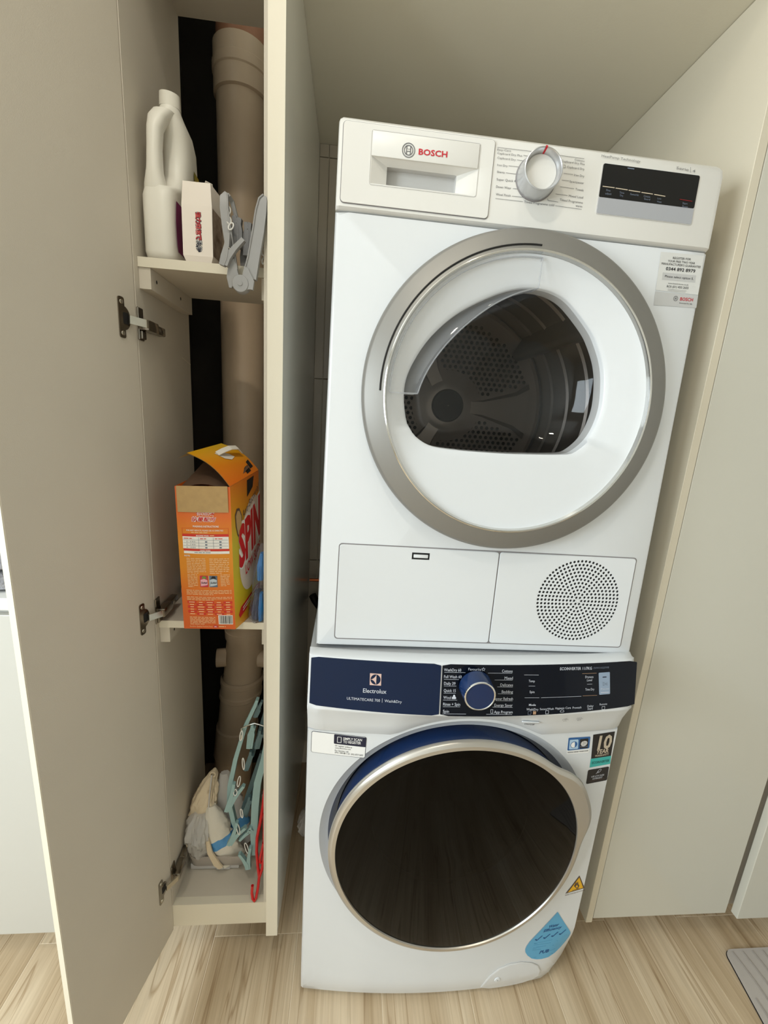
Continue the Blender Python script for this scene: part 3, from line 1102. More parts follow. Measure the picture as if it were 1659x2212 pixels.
def pseg(name, pts, r, m, n=40):
    return part(name, MB().tube(pts, r, n), m, pipe, smooth=50)


PX = -0.236
pseg('pipe_section', [(PX, 0.47, 0.66), (PX, 0.47, 1.95)], 0.0545, 'pvc_pipe')
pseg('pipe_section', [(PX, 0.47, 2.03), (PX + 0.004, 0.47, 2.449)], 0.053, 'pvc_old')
cp = MB().lathez([(0.0545, 1.935), (0.0600, 1.938), (0.0600, 1.975), (0.0622, 1.978), (0.0622, 1.995), (0.0600, 1.998), (0.0600, 2.030), (0.053, 2.033)], PX, 0.47, 40)
part('coupling', cp, 'pvc_pipe', pipe)
tee = MB().lathez([(0.0545, 0.668), (0.0610, 0.664), (0.0610, 0.645), (0.0598, 0.643), (0.0598, 0.628), (0.0615, 0.626), (0.0600, 0.600), (0.0555, 0.592), (0.0553, 0.47), (0.0575, 0.46)], PX, 0.47, 40)
tee.map(lambda x, y, z: (x - max(0.0, 0.60 - z) * 0.10, y, z))
tp = part('pipe_tee', tee, 'pvc_pipe', pipe)
for sx in (-1, 1):
    c = MB().tube([(PX - 0.006 + sx * 0.048, 0.455, 0.535), (PX - 0.006 + sx * 0.076, 0.450, 0.535)], 0.0265, 24)
    part('branch_cap', c, 'pvc_pipe', tp)
LEAN = lambda z: PX - 0.10 * (0.60 - z)
low = MB().lathez([(0.0575, 0.468), (0.0630, 0.462), (0.0630, 0.452), (0.0600, 0.449), (0.0600, 0.420), (0.0625, 0.417), (0.0625, 0.405), (0.0580, 0.400), (0.0580, 0.300), (0.0625, 0.296), (0.0625, 0.195), (0.0580, 0.190), (0.0580, 0.0)], 0, 0.47, 40)
part('pipe_section', low.map(lambda x, y, z: (x + LEAN(z), y, z)), 'pvc_pipe', pipe)

# ================================================================== RIGHT CABINETS
rc = thing('tall_cabinet', 'tall cream cabinet with a glossy door, right of the machines', 'cabinet', (0.85, 0.04, 0))
part('side_panel', MB().box(0.6664, 0.6820, 0.0370, 0.6195, 0.0930, 1.953, bev=0.0006, seg=1), 'panel_laminate', rc, smooth=0)
part('door', MB().box(0.6838, 1.0315, 0.0378, 0.0560, 0.1040, 1.952, bev=0.0012, seg=2), 'gloss_door', rc, smooth=0, label='glossy cream door')
part('carcass', MB().box(0.6822, 1.0335, 0.0575, 0.6195, 0.1040, 1.952), 'laminate', rc, smooth=0)
part('plinth', MB().box(0.70, 1.03, 0.160, 0.178, 0.0, 0.1038), 'laminate', rc, smooth=0)
rc2 = thing('cream_cabinet', 'cream cabinet at the right edge, its door standing slightly proud', 'cabinet', (1.3, 0.03, 0))
part('door', MB().box(1.0525, 1.50, 0.0265, 0.0440, 0.1000, 1.952, bev=0.0012, seg=2), 'gloss_door', rc2, smooth=0)
part('carcass', MB().box(1.0360, 1.52, 0.0575, 0.6195, 0.1040, 1.952), 'laminate', rc2, smooth=0)
part('plinth', MB().box(1.037, 1.51, 0.160, 0.178, 0.0, 0.1038), 'laminate', rc2, smooth=0)

# ================================================================== LEFT BASE CABINET
lc = thing('base_cabinet', 'white base cabinet with a worktop, partly hidden by the open cupboard door', 'cabinet', (-1.1, 0.05, 0))
part('carcass', MB().box(-1.60, -0.5480, 0.0700, YB - 0.004, 0.1000, 0.8760), 'cabinet_white', lc, smooth=0)
part('door', MB().box(-1.05, -0.5530, 0.0560, 0.0695, 0.1000, 0.8640, bev=0.0015, seg=2), 'cabinet_white', lc, smooth=0)
part('door', MB().box(-1.598, -1.053, 0.0560, 0.0695, 0.1000, 0.8640, bev=0.0015, seg=2), 'cabinet_white', lc, smooth=0)
part('worktop', MB().box(-1.60, -0.5380, 0.0490, YB - 0.001, 0.8765, 0.9000, bev=0.0015, seg=2), 'counter_white', lc, smooth=0)
part('plinth', MB().box(-1.60, -0.555, 0.130, 0.148, 0.0, 0.0998), 'cabinet_white', lc, smooth=0)


def folded(name, z0, z1, x0, x1, y0, y1, seed):
    bm = bmesh.new()
    bmesh.ops.create_cube(bm, size=1)
    bmesh.ops.subdivide_edges(bm, edges=bm.edges[:], cuts=5, use_grid_fill=True)
    for v in bm.verts:
        q = Vector((v.co.x * 2, v.co.y * 2, v.co.z * 2))
        k = (abs(q.x) ** 6 + abs(q.y) ** 6 + abs(q.z) ** 6) ** (1 / 6)
        q /= max(k, 1e-6)
        m = max(abs(v.co.x), abs(v.co.y), abs(v.co.z)) * 2
        q *= m
        n = mnoise.noise(q * 1.4 + Vector((seed, 0, 0))) * 0.06
        q *= 1 + n
        v.co = Vector(((x0 + x1) / 2 + q.x * (x1 - x0) / 2, (y0 + y1) / 2 + q.y * (y1 - y0) / 2, max(z0, (z0 + z1) / 2 + q.z * (z1 - z0) / 2)))
    return MB().bm(bm)


for z0, z1, lab in ((0.9, 0.9375, 'folded grey towel on the white worktop, lower of the two'), (0.9375, 0.985, 'folded grey towel lying on top of another one on the white worktop')):
    o = part('folded_towel', folded('t', z0, z1, -0.86, -0.546, 0.064, 0.25, z1 * 9), 'towel_grey', at=(-0.7, 0.15, z0))
    setp(o, lab, 'towel', 'grey towels on the white worktop')

# ================================================================== FLOOR MAT
mo = rrect(1.0, 1.62, -0.52, 0.018, 0.014, 6)


def MT(x, z, y):
    return (1.040 + (x - 1.0) + (z - 0.018) * 0.20, z + 0.004, y)


mb = MB().poly(mo, -0.008, 0.0).map(lambda x, y, z: MT(x, z, -y * 1.0))
matt = part('floor_mat', mb, 'mat_grey', at=(1.3, -0.2, 0), smooth=20)
setp(matt, 'pale grey floor mat with wavy grooves, lying at the right edge of the floor', 'mat')
part('mat_edge', MB().tube([MT(x, z, 0.0016) for x, z in mo], 0.0016, 6, closed=True), 'black_mat', matt, label='dark edge piping')
for k in range(25):
    xs = 0.985 + 0.0255 * k
    pts = []
    for j in range(19):
        zz = 0.012 - 0.51 * j / 18
        xx = xs + 0.016 * math.sin((0.018 - zz) * 14.0 + 0.12 * k) + (0.018 - zz) * 0.10
        if 1.006 < xx < 1.612:
            pts.append(MT(xx, zz, 0.0079))
    if len(pts) > 3:
        part('groove', MB().tube(pts, 0.0030, 6, flat=0.3), 'mat_dark', matt)
# ================================================================== TUMBLE DRYER (top machine)
ZD = 0.8487


def D(x, y, z):
    """dryer frame: it stands a touch rotated on the washer and its front leans back slightly"""
    return (x + 0.0102 * z, y - 0.0035 + 0.0356 * z - 0.0083 * x, ZD + z - 0.0102 * x)


def SD(off):
    return lambda x, z, lift: D(x, -off - lift, z)


dry = thing('tumble_dryer', 'white tumble dryer with a silver ringed porthole, stacked on top of the washer', 'dryer', (0.30, 0.0, ZD))
DCX, DCZ = 0.3055, 0.4530
N = 96
# body: front plate with the loading opening, sides, back, top, base
b = MB()
outer_rect = [(0.0, 0.0), (0.598, 0.0), (0.598, 0.7045), (0.0, 0.7045)]
A = angles_with(outer_rect, DCX, DCZ, N)
o_in = radial([(0.007, 0.007), (0.591, 0.007), (0.591, 0.7035), (0.007, 0.7035)], DCX, DCZ, A)
o_out = radial(outer_rect, DCX, DCZ, A)
hole = [(DCX + 0.195 * math.cos(a), DCZ + 0.195 * math.sin(a)) for a in A]
b.rings([[(x, 0.05, z) for x, z in hole], [(x, 0.0, z) for x, z in hole], [(x, 0.0, z) for x, z in o_in],
         [(x * 0.35 + u * 0.65, 0.0022, z * 0.35 + w * 0.65) for (x, z), (u, w) in zip(o_in, o_out)],
         [(x, 0.007, z) for x, z in o_out], [(x, 0.56, z) for x, z in o_out]])
b.box(0.0, 0.598, 0.545, 0.560, 0.0, 0.825)
b.box(0.0, 0.598, 0.03, 0.56, 0.002, 0.010)
part('body', b.map(D), 'appliance_white', dry)
# control fascia and lid
fa = []
prof = [(0.014, 0.7065), (0.0, 0.7065), (-0.0045, 0.7095), (-0.0050, 0.760), (-0.0046, 0.812), (-0.0020, 0.8225), (0.006, 0.8290), (0.020, 0.8320), (0.56, 0.838), (0.56, 0.7065)]
xs = [0.0, 0.0015, 0.006, 0.30, 0.588, 0.5950, 0.598]
ins = [0.007, 0.003, 0.0, 0.0, 0.0, 0.003, 0.010]
fa = MB()
notch = prof[:3] + [(-0.0048, 0.7418), (0.024, 0.7418), (0.024, 0.7786), (-0.0050, 0.7786)] + prof[4:]
for seg, pf in ((([0.0, 0.0015, 0.006, 0.0490], [0.007, 0.003, 0.0, 0.0]), prof), (([0.0490, 0.2070], [0.0, 0.0]), notch), (([0.2070, 0.30, 0.588, 0.5950, 0.598], [0.0, 0.0, 0.0, 0.003, 0.010]), prof)):
    fa.rings([[(x, (y if y > 0.02 else y + i * 0.8), (z if z < 0.75 else z - i * 0.35)) for y, z in pf] for x, i in zip(*seg)], 0, True, True, True)
part('control_fascia', fa.map(D), 'appliance_warm', dry, label='warm white control fascia')
S5 = SD(0.0051)

# water tank drawer
wd = MB()
wd.hole(rrect(0.0062, 0.2305, 0.7130, 0.8190, 0.006), rrect(0.0080, 0.2287, 0.7148, 0.8172, 0.005), -0.0054, 0.0004, 1)
of = rrect(0.0072, 0.2295, 0.7140, 0.8180, 0.0052, 8)
cx, cz = 0.127, 0.7595
A2 = angles_with([(0.0495, 0.7425), (0.2065, 0.7425), (0.2065, 0.7780), (0.0495, 0.7780)] + of, cx, cz, 48)
recess = radial([(0.0495, 0.7425), (0.2065, 0.7425), (0.2065, 0.7780), (0.0495, 0.7780)], cx, cz, A2)
slot = radial([(0.0735, 0.7475), (0.1790, 0.7475), (0.1790, 0.7725), (0.0735, 0.7725)], cx, cz, A2)
oo = radial(of, cx, cz, A2)
wd.rings([[(x, -0.0056, z) for x, z in oo], [(x, -0.0066, z) for x, z in oo], [(x, -0.0066, z) for x, z in recess], [(x, 0.006, z) for x, z in slot]], 0)
wd.rings([[(x, 0.006, z) for x, z in slot], [(x, 0.020, z + 0.002) for x, z in slot]], 2, True, False, True)  # slot walls greyer than the drawer: the pocket's shading put into their colour
wdo = part('water_tank_drawer', wd.map(D), ['appliance_warm', 'seam_grey', 'pocket_grey'], dry, smooth=25)
fr = MB()
inn = rrect(0.0482, 0.2078, 0.7412, 0.8105, 0.003)
out2 = rrect(0.0474, 0.2086, 0.7404, 0.8113, 0.0036)
fr.hole(out2, inn, -0.0072, 0.0008)
part('handle_frame', fr.map(D), 'pocket_grey', wdo)
lip = MB().box(0.0490, 0.2070, -0.0085, -0.0060, 0.7775, 0.8098, bev=0.001, seg=2)
part('handle_lip', lip.map(D), 'appliance_warm', wdo)
lg = MB()
SL = SD(0.0086)
LOGO_E = LOGO[1][1]
ex, ez = LOGO_E[0]
er = 0.0096
lay(lg, 'BOSCH', LOGO[0][1][0], LOGO[0][1][1], LOGO[0][2], SL, bold=0.022, mi=0)
for r0, r1 in ((er, er - 0.0012), (er * 0.70, er * 0.58)):
    nn = 40
    lg.add([SL(ex + r * math.cos(2 * PI * k / nn), ez + r * math.sin(2 * PI * k / nn), 0.0004) for r in (r0, r1) for k in range(nn)],
           [(k, (k + 1) % nn, nn + (k + 1) % nn, nn + k) for k in range(nn)], 1)
for sx in (-1, 1):
    stroke(lg, [(ex + sx * 0.0028, ez - 0.0060), (ex + sx * 0.0028, ez + 0.0060)], 0.0013, SL, mi=1)
stroke(lg, [(ex - 0.0028, ez), (ex + 0.0028, ez)], 0.0034, SL, mi=1)
stroke(lg, [(ex - 0.0022, ez), (ex + 0.0022, ez)], 0.0018, SL, 0.0005, mi=2)
part('brand_lettering', lg, ['print_red', 'print_grey', 'appliance_warm'], wdo, smooth=0)

# printed programme names
pt = MB()
for s, (p0, p1), h in DRY_TXT:
    lay(pt, s, p0, p1, h, S5)
for _, pts, _h in DRY_LINES:
    stroke(pt, pts, 0.0005, S5)
part('programme_lettering', pt, 'print_grey', dry, smooth=0)
pt = MB()
lay(pt, DISP_TXT_OUT[0][0], DISP_TXT_OUT[0][1][0], DISP_TXT_OUT[0][1][1], DISP_TXT_OUT[0][2], S5)
part('technology_lettering', pt, 'print_grey', dry, smooth=0)
pt = MB()
for s, (p0, p1), h in DISP_TXT_OUT[1:]:
    lay(pt, s, p0, p1, h, S5)
stroke(pt, DISP_Q[2][1], 0.0005, S5)
part('series_lettering', pt, 'print_grey', dry, smooth=0)

# programme knob
kx, kz = 0.2975, 0.7755
kb = MB().lathe([(0.0312, -0.0045), (0.0312, -0.0065), (0.0300, -0.0070)], kx, kz, 64, 1)
kb.lathe([(0.0302, -0.0062), (0.0296, -0.010), (0.0288, -0.0310), (0.0284, -0.0328), (0.0272, -0.0334), (0.0262, -0.0324), (0.0238, -0.0220)], kx, kz, 64, 0)
kn = part('programme_knob', kb.map(D), ['knob_silver', 'seam_grey'], dry, smooth=40)
part('knob_cap', MB().lathe([(0.0241, -0.0222), (0.0228, -0.0232), (0.0001, -0.0234)], kx, kz, 64).map(D), 'appliance_warm', kn)
rm = MB().lathe([(0.0289, -0.0335), (0.0270, -0.0341), (0.0258, -0.0328), (0.0238, -0.0226)], kx, kz, 2, a0=PI / 2 - 0.06, a1=PI / 2 + 0.05)
part('knob_mark', rm.map(D), 'print_red', kn, label='red pointer line')

# display
SDI = SD(0.0062)
dp = MB()
dp.poly(rrect(0.3980, 0.5560, 0.7385, 0.8075, 0.003), -0.0058, -0.004, 2)
qs = [(0.3990, 0.8065), (0.5480, 0.8050), (0.5525, 0.7612), (0.4025, 0.7640)]
dp.poly(rrect(0.3992, 0.5548, 0.7612, 0.8068, 0.0026), -0.0064, -0.0055, 0)
dp.poly(rrect(0.3992, 0.5548, 0.7394, 0.7615, 0.0026), -0.0064, -0.0055, 1)
dso = part('display', dp.map(D), ['black_gloss', 'panel_silver', 'pocket_grey'], dry, smooth=25)
dl_ = MB()
SDX = SD(0.0065)
for s, (p0, p1), h in DISP_TXT[:-2]:
    lay(dl_, s, p0, p1, h, SDX, mi=0)
for _, pts, _h in DISP_LINES:
    stroke(dl_, [(x, z) for x, z in pts], 0.0012, SDX, mi=1)
part('display_lettering', dl_, ['print_dim', 'print_sand'], dso, smooth=0)
dl_ = MB()
for s, (p0, p1), h in DISP_TXT[-2:]:
    lay(dl_, s, p0, p1, h, SDX, mi=0)
stroke(dl_, [tuple(p) for p in RED_LINE[0][1]], 0.0011, SDX, mi=1)
part('start_lettering', dl_, ['print_dim', 'led_red'], dso, smooth=0)
dl_ = MB()
stroke(dl_, [tuple(p) for p in DISP_Q[3][1]], 0.0014, SDX, mi=0)
part('indicator', dl_, 'print_dim', dso, smooth=0)

# porthole door
RO = 0.2510
dr = MB().lathe([(0.2440, 0.001), (RO, -0.004), (RO + 0.0004, -0.014), (RO - 0.002, -0.0215), (RO - 0.006, -0.0245), (0.2190, -0.0330), (0.2172, -0.0338)], DCX, DCZ, 160)
dro = part('porthole_door', dr.map(D), 'satin_silver', dry, smooth=40, label='silver door ring')
part('inner_trim', MB().lathe([(0.2172, -0.0338), (0.2158, -0.0345), (0.2140, -0.0338), (0.2120, -0.0262)], DCX, DCZ, 128).map(D), 'chrome', dro)
arc = [(DCX + 0.2230 * math.cos(a), -0.0324, DCZ + 0.2230 * math.sin(a)) for a in [math.radians(89 + 92 * k / 40) for k in range(41)]]
part('grip_line', MB().tube([D(*p) for p in arc], 0.0013, 6), 'dark_gap', dro, label='thin black line on the ring')
# white bowl with the dark window cut off flat at the bottom
WB = 0.3650
win0 = [(0.3224, 0.6247), (0.2900, 0.6215), (0.2535, 0.6086), (0.2008, 0.5785), (0.1619, 0.5414), (0.1379, 0.5043), (0.1245, 0.4675), (0.1254, 0.4309), (0.1352, 0.3962), (0.1559, 0.3761), (0.1921, 0.3661), (0.2833, 0.3644), (0.3492, 0.3667), (0.3957, 0.3698), (0.4185, 0.3752), (0.4444, 0.4026), (0.4575, 0.4445), (0.4560, 0.4876), (0.4483, 0.5202), (0.4324, 0.5516), (0.4158, 0.5735), (0.3783, 0.6074), (0.3511, 0.6204)]
win = []
for i in range(len(win0)):
    p0, p1, p2, p3 = (Vector(win0[(i + j) % len(win0)]) for j in (-1, 0, 1, 2))
    for t in (0, 0.25, 0.5, 0.75):
        q = 0.5 * (2 * p1 + (p2 - p0) * t + (2 * p0 - 5 * p1 + 4 * p2 - p3) * t * t + (3 * p1 - p0 - 3 * p2 + p3) * t ** 3)
        win.append((q.x, q.y))
A3 = [2 * PI * k / 144 for k in range(144)]
wpt = radial(win, DCX, DCZ - 0.005, A3)
ring = [(DCX + 0.2125 * math.cos(a), DCZ + 0.2125 * math.sin(a)) for a in A3]
rs = []
for t, y in ((0.0, -0.0270), (0.04, -0.0255), (0.25, -0.0210), (0.55, -0.0145), (0.85, -0.0080), (0.97, -0.0055), (1.0, -0.0030)):
    rs.append([(a[0] + (b_[0] - a[0]) * t, y if b_[1] > WB + 0.03 else -0.0270 + (y + 0.0270) * 0.55, a[1] + (b_[1] - a[1]) * t) for a, b_ in zip(ring, wpt)])
rs.append([(x, 0.0260, z) for x, z in wpt])
part('door_bowl', MB().rings(rs).map(D), 'bowl_white', dro, smooth=50, label='white inner bowl')
# clear window bulging into the drum
wn = [[(DCX * t + x * (1 - t), 0.0050 + 0.075 * (1 - (1 - t) ** 2) ** 0.7 + 0.0012 * math.sin(14 * t + 3 * i / 144 * 2 * PI), (DCZ - 0.02) * t + z * (1 - t)) for i, (x, z) in enumerate(wpt)] for t in (0, 0.08, 0.2, 0.4, 0.6, 0.8, 0.98)]
part('window_glass', MB().rings(wn, 0, True, False, True).map(D), 'window_tint', dro, smooth=60)
cv = MB().lathe([(0.2128, -0.0268)] + [(r, -0.0268 - 0.010 * (1 - (r / 0.2128) ** 2)) for r in (0.20, 0.17, 0.13, 0.08, 0.03, 0.001)], DCX, DCZ, 128)
part('door_cover', cv.map(D), 'door_clear', dro, smooth=60, label='clear plastic cover')
# clear grip recess moulded into the upper left of the cover
sc_in, sc_out = [], []
rsx = []
for k in range(33):
    a = math.radians(87.5 + 94.0 * k / 32)
    ri = 0.166 - 0.022 * math.sin(PI * k / 32)
    ca, sa = math.cos(a), math.sin(a)
    rsx.append([(DCX + r * ca, y, DCZ + r * sa) for r, y in ((0.2075, -0.0290), (0.2060, -0.0100), (0.1960, 0.0000), (ri + 0.010, 0.0040), (ri, -0.0020), (ri - 0.002, -0.0315))])
part('grip_recess', MB().rings(rsx, 0, close=False).map(D), 'scoop_clear', dro, smooth=50)
eg = MB()
eg.tube([r_[0] for r_ in rsx], 0.0009, 6)
eg.tube([r_[5] for r_ in rsx], 0.0011, 6)
for r_ in (rsx[0], rsx[-1]):
    eg.tube([r_[0], r_[5]], 0.0011, 6)
    eg.tube([r_[0], r_[2], r_[4], r_[5]], 0.0007, 6)
part('recess_edge_glint', eg.map(D), 'scoop_clear', dro)  # pale milky tubes added along the clear edges to draw their white highlights

# drum seen through the window
dm_ = MB().lathe([(0.192, 0.045), (0.230, 0.070), (0.262, 0.085), (0.262, 0.470)], DCX, DCZ, 96, 0)
for rr in (0.110, 0.160, 0.21, 0.30, 0.38):
    dm_.lathe([(0.262, rr + 0.02), (0.257, rr + 0.024), (0.262, rr + 0.028)], DCX, DCZ, 96, 0)
drum = part('drum', dm_.map(D), 'drum_steel', dry, smooth=40)
bk = MB().lathe([(0.262, 0.468), (0.258, 0.480), (0.100, 0.474), (0.060, 0.462), (0.045, 0.460), (0.001, 0.460)], DCX - 0.006, DCZ, 72)
part('drum_back', bk.map(D), 'drum_plate', drum, smooth=40)
hb = MB().lathe([(0.044, 0.4596), (0.040, 0.452), (0.001, 0.450)], DCX - 0.006, DCZ, 40)
part('drum_hub', hb.map(D), 'drum_dark', drum)
hol = MB()
for row in range(-16, 17):
    for colm in range(-16, 17):
        hx = colm * 0.0150 + (0.0075 if row % 2 else 0)
        hz = row * 0.0130
        rr = math.hypot(hx, hz)
        ang_ = math.degrees(math.atan2(hz, hx)) % 120
        if 0.085 < rr < 0.225 and 18 < ang_ < 102:
            hol.add([D(DCX - 0.006 + hx + 0.0052 * math.cos(k * PI / 3), 0.4725, DCZ + hz + 0.0052 * math.sin(k * PI / 3)) for k in range(6)], [tuple(range(6))])
part('perforations', hol, 'dark_gap', drum, smooth=0, kind='stuff')
arm = MB()
for k in range(3):
    a = math.radians(120 * k)
    u, v = Vector((math.cos(a), 0, math.sin(a))), Vector((-math.sin(a), 0, math.cos(a)))
    c0 = Vector((DCX - 0.006, 0, DCZ))
    pts = []
    for r_, w_ in ((0.03, 0.018), (0.10, 0.022), (0.19, 0.050), (0.225, 0.075)):
        pts.append([tuple(c0 + u * r_ + v * w_ * s + Vector((0, yy, 0))) for s, yy in ((-1, 0.474), (-0.8, 0.464), (0.8, 0.464), (1, 0.474))])
    arm.rings(pts, 0, close=False)
part('drum_spider', arm.map(D), 'drum_plate', drum, smooth=40)
for k in range(3):
    a = math.radians(40 + 120 * k)
    u, v = Vector((math.cos(a), 0, math.sin(a))), Vector((-math.sin(a), 0, math.cos(a)))
    c0 = Vector((DCX, 0, DCZ))
    lf = MB().rings([[tuple(c0 + u * r_ + v * w_ + Vector((0, y, 0))) for r_, w_ in ((0.262, -0.030), (0.215, -0.012), (0.210, 0), (0.215, 0.012), (0.262, 0.030))] for y in (0.10, 0.13, 0.42, 0.46)], 0, False)
    part('drum_lifter', lf.map(D), 'drum_steel', drum, smooth=50)

# lower covers
groove = MB().poly(rrect(0.0315, 0.5745, 0.0150, 0.1930, 0.006), -0.0006, 0.002)
part('cover_seam', groove.map(D), 'seam_grey', dry)
f1 = MB()
c1 = rrect(0.0330, 0.3155, 0.0165, 0.1915, 0.005)
fx, fz = 0.174, 0.1765
A4 = angles_with([(0.1595, 0.1705), (0.1910, 0.1705), (0.1910, 0.1830), (0.1595, 0.1830)] + c1, fx, fz, 40)
so = radial(c1, fx, fz, A4)
si = radial([(0.1595, 0.1705), (0.1910, 0.1705), (0.1910, 0.1830), (0.1595, 0.1830)], fx, fz, A4)
so2 = radial(rrect(0.0342, 0.3147, 0.0177, 0.1903, 0.004), fx, fz, A4)
f1.rings([[(x, 0.0, z) for x, z in so], [(x, -0.0022, z) for x, z in so2], [(x, -0.0022, z) for x, z in si], [(x, -0.0008, z) for x, z in si]], 0)
f1.add([(0.1590, -0.0009, 0.1700), (0.1915, -0.0009, 0.1700), (0.1915, -0.0009, 0.1835), (0.1590, -0.0009, 0.1835)], [(0, 1, 2, 3)], 1)
fo = part('filter_flap', f1.map(D), ['appliance_white', 'dark_gap'], dry, smooth=25)
part('latch', MB().box(0.1625, 0.1880, -0.0036, -0.0010, 0.1738, 0.1798, bev=0.0008, seg=2).map(D), 'appliance_white', fo)
g1 = MB()
gx, gz, gr = 0.4742, 0.1060, 0.0790
c2 = rrect(0.3170, 0.5730, 0.0165, 0.1915, 0.005)
c2b = rrect(0.3178, 0.5718, 0.0177, 0.1903, 0.004)
A5 = angles_with(c2, gx, gz, 72)
ga, gb = radial(c2, gx, gz, A5), radial(c2b, gx, gz, A5)
gi = [(gx + gr * math.cos(a), gz + gr * math.sin(a)) for a in A5]
g1.rings([[(x, 0.0, z) for x, z in ga], [(x, -0.0022, z) for x, z in gb], [(x, -0.0022, z) for x, z in gi]], 0)
go = part('grille_cover', g1.map(D), 'appliance_white', dry, smooth=25)
gm = MB()
pitch = 0.00690
gm.add([(gx + pitch * 0.5 * math.cos(k * PI / 3), -0.0021, gz + pitch * 0.5 * math.sin(k * PI / 3)) for k in range(6)], [tuple(range(6))], 0)
for k in range(1, 12):
    n_ = 6 * k
    ra, rb = (k - 0.5) * pitch, (k + 0.5) * pitch + (0.006 if k == 11 else 0)
    for j in range(n_):
        a0_, a1_ = 2 * PI * (j - 0.5) / n_, 2 * PI * (j + 0.5) / n_
        am_ = (a0_ + a1_) / 2
        cell = [(ra, a0_), (ra, am_), (ra, a1_), (k * pitch, a1_), (rb, a1_), (rb, am_), (rb, a0_), (k * pitch, a0_)]
        cell = [(gx + r * math.cos(a), gz + r * math.sin(a)) for r, a in cell]
        hx, hz = gx + k * pitch * math.cos(am_), gz + k * pitch * math.sin(am_)
        # corner order of cell runs inner edge (a0 -> a1), then outer edge back
        hl = [(hx + 0.00255 * math.cos(am_ + q), hz + 0.00255 * math.sin(am_ + q)) for q in [-3 * PI / 4, PI, 3 * PI / 4, PI / 2, PI / 4, 0, -PI / 4, -PI / 2]]
        gm.rings([[(x, -0.0021, z) for x, z in cell], [(x, -0.0021, z) for x, z in hl], [(x, -0.0009, z) for x, z in hl]], 0)
gm.add([(gx + gr * 0.99 * math.cos(a), -0.0010, gz + gr * 0.99 * math.sin(a)) for a in A5], [tuple(range(len(A5)))], 1)
part('grille', gm.map(D), ['appliance_white', 'dark_gap'], go, smooth=0, kind='stuff')

# guarantee sticker
stk = MB()
S0 = SD(0.0003)
quadpatch(stk, STK_Q[4][1], S0, 0.0002, 0)
quadpatch(stk, STK_Q[5][1], S0, 0.0002, 1)
quadpatch(stk, STK_Q[0][1], S0, 0.0004, 1)
for s, (p0, p1), h in STK:
    lay(stk, s, p0, p1, h, S0, 0.0007, bold=0.012 if h > 0.0035 else 0.0, mi=3 if s == 'BOSCH' else 2)
for k in (1, 2):
    stroke(stk, STK_Q[k][1], 0.0003, S0, 0.0006, 2)
(ex, ez), (ex2, _) = STK_Q[3][1]
er = abs(ex2 - ex)
stk.add([S0(ex + r * math.cos(2 * PI * k / 24), ez + r * math.sin(2 * PI * k / 24), 0.0006) for r in (er, er * 0.82) for k in range(24)], [(k, (k + 1) % 24, 24 + (k + 1) % 24, 24 + k) for k in range(24)], 4)
for sx in (-1, 1):
    stroke(stk, [(ex + sx * er * 0.3, ez - er * 0.6), (ex + sx * er * 0.3, ez + er * 0.6)], er * 0.15, S0, 0.0006, 4)
stroke(stk, [(ex - er * 0.3, ez), (ex + er * 0.3, ez)], er * 0.3, S0, 0.0006, 4)
part('guarantee_sticker', stk, ['sticker_clear', 'sticker_grey', 'print_black', 'print_red', 'print_grey'], dry, smooth=0, label='pale guarantee sticker with a phone number')
# ================================================================== WASHER DRYER (bottom machine)
WCX, WCZ = 0.297, 0.4520


def Wm(x, y, z):
    """washer frame: the front is slightly bowed and its foot drawn in"""
    w = max(0.0, min(1.0, 1 - y / 0.12))
    yy = y + w * (-0.040 + 0.020 * ((x - 0.298) / 0.3) ** 2)
    if z < 0.05:
        yy += w * (0.05 - z) * 0.22
    if x > 0.54 and z < 0.16:
        yy += w * 0.030 * ((x - 0.54) / 0.06) ** 2 * (1 - z / 0.16)
    return (x - 0.0085, yy, z)


def SW(off):
    return lambda x, z, lift: Wm(x, -off - lift, z)


was = thing('washing_machine', 'white front loading washer with navy control panel and big dark round door', 'washing machine', (0.29, 0.0, 0.0))


def zlow(x):
    d = abs(x - WCX)
    arch = WCZ + math.sqrt(max(0.0, 0.2745 ** 2 - d * d)) if d < 0.2745 else 0
    s = max(0.6905, arch + 0.002)
    return s


bx0, bx1 = -0.0015, 0.6065
top = [(bx1 - (bx1 - bx0) * k / 40, zlow(bx1 - (bx1 - bx0) * k / 40) - 0.0012) for k in range(41)]
outl = [(bx0, 0.012), (bx1, 0.012)] + top
A6 = angles_with([(bx0, 0.012), (bx1, 0.012), top[0], top[-1]], WCX, WCZ, 144)
oo = radial(outl, WCX, WCZ, A6)
hh = [(WCX + 0.2700 * math.cos(a), WCZ + 0.2700 * math.sin(a)) for a in A6]
rs = []
for r_, y in ((0.238, 0.026), (0.246, 0.020), (0.2530, 0.0085), (0.2620, 0.0050)):
    rs.append([(WCX + r_ * math.cos(a), y, WCZ + r_ * math.sin(a)) for a in A6])
for t in (0.0, 0.1, 0.2, 0.3, 0.4, 0.5, 0.6, 0.7, 0.8, 0.9, 0.97):
    rs.append([(a[0] + (c[0] - a[0]) * t, 0.0, a[1] + (c[1] - a[1]) * t) for a, c in zip(hh, oo)])
rs.append([(c[0], 0.004, c[1]) for c in oo])
rs.append([(c[0], 0.14, c[1]) for c in oo])
rs.append([(c[0], 0.575, c[1]) for c in oo])
bw = MB().rings(rs)
bw.box(bx0, bx1, 0.560, 0.576, 0.012, 0.840)
part('body', bw.map(Wm), 'appliance_white', was, smooth=30)
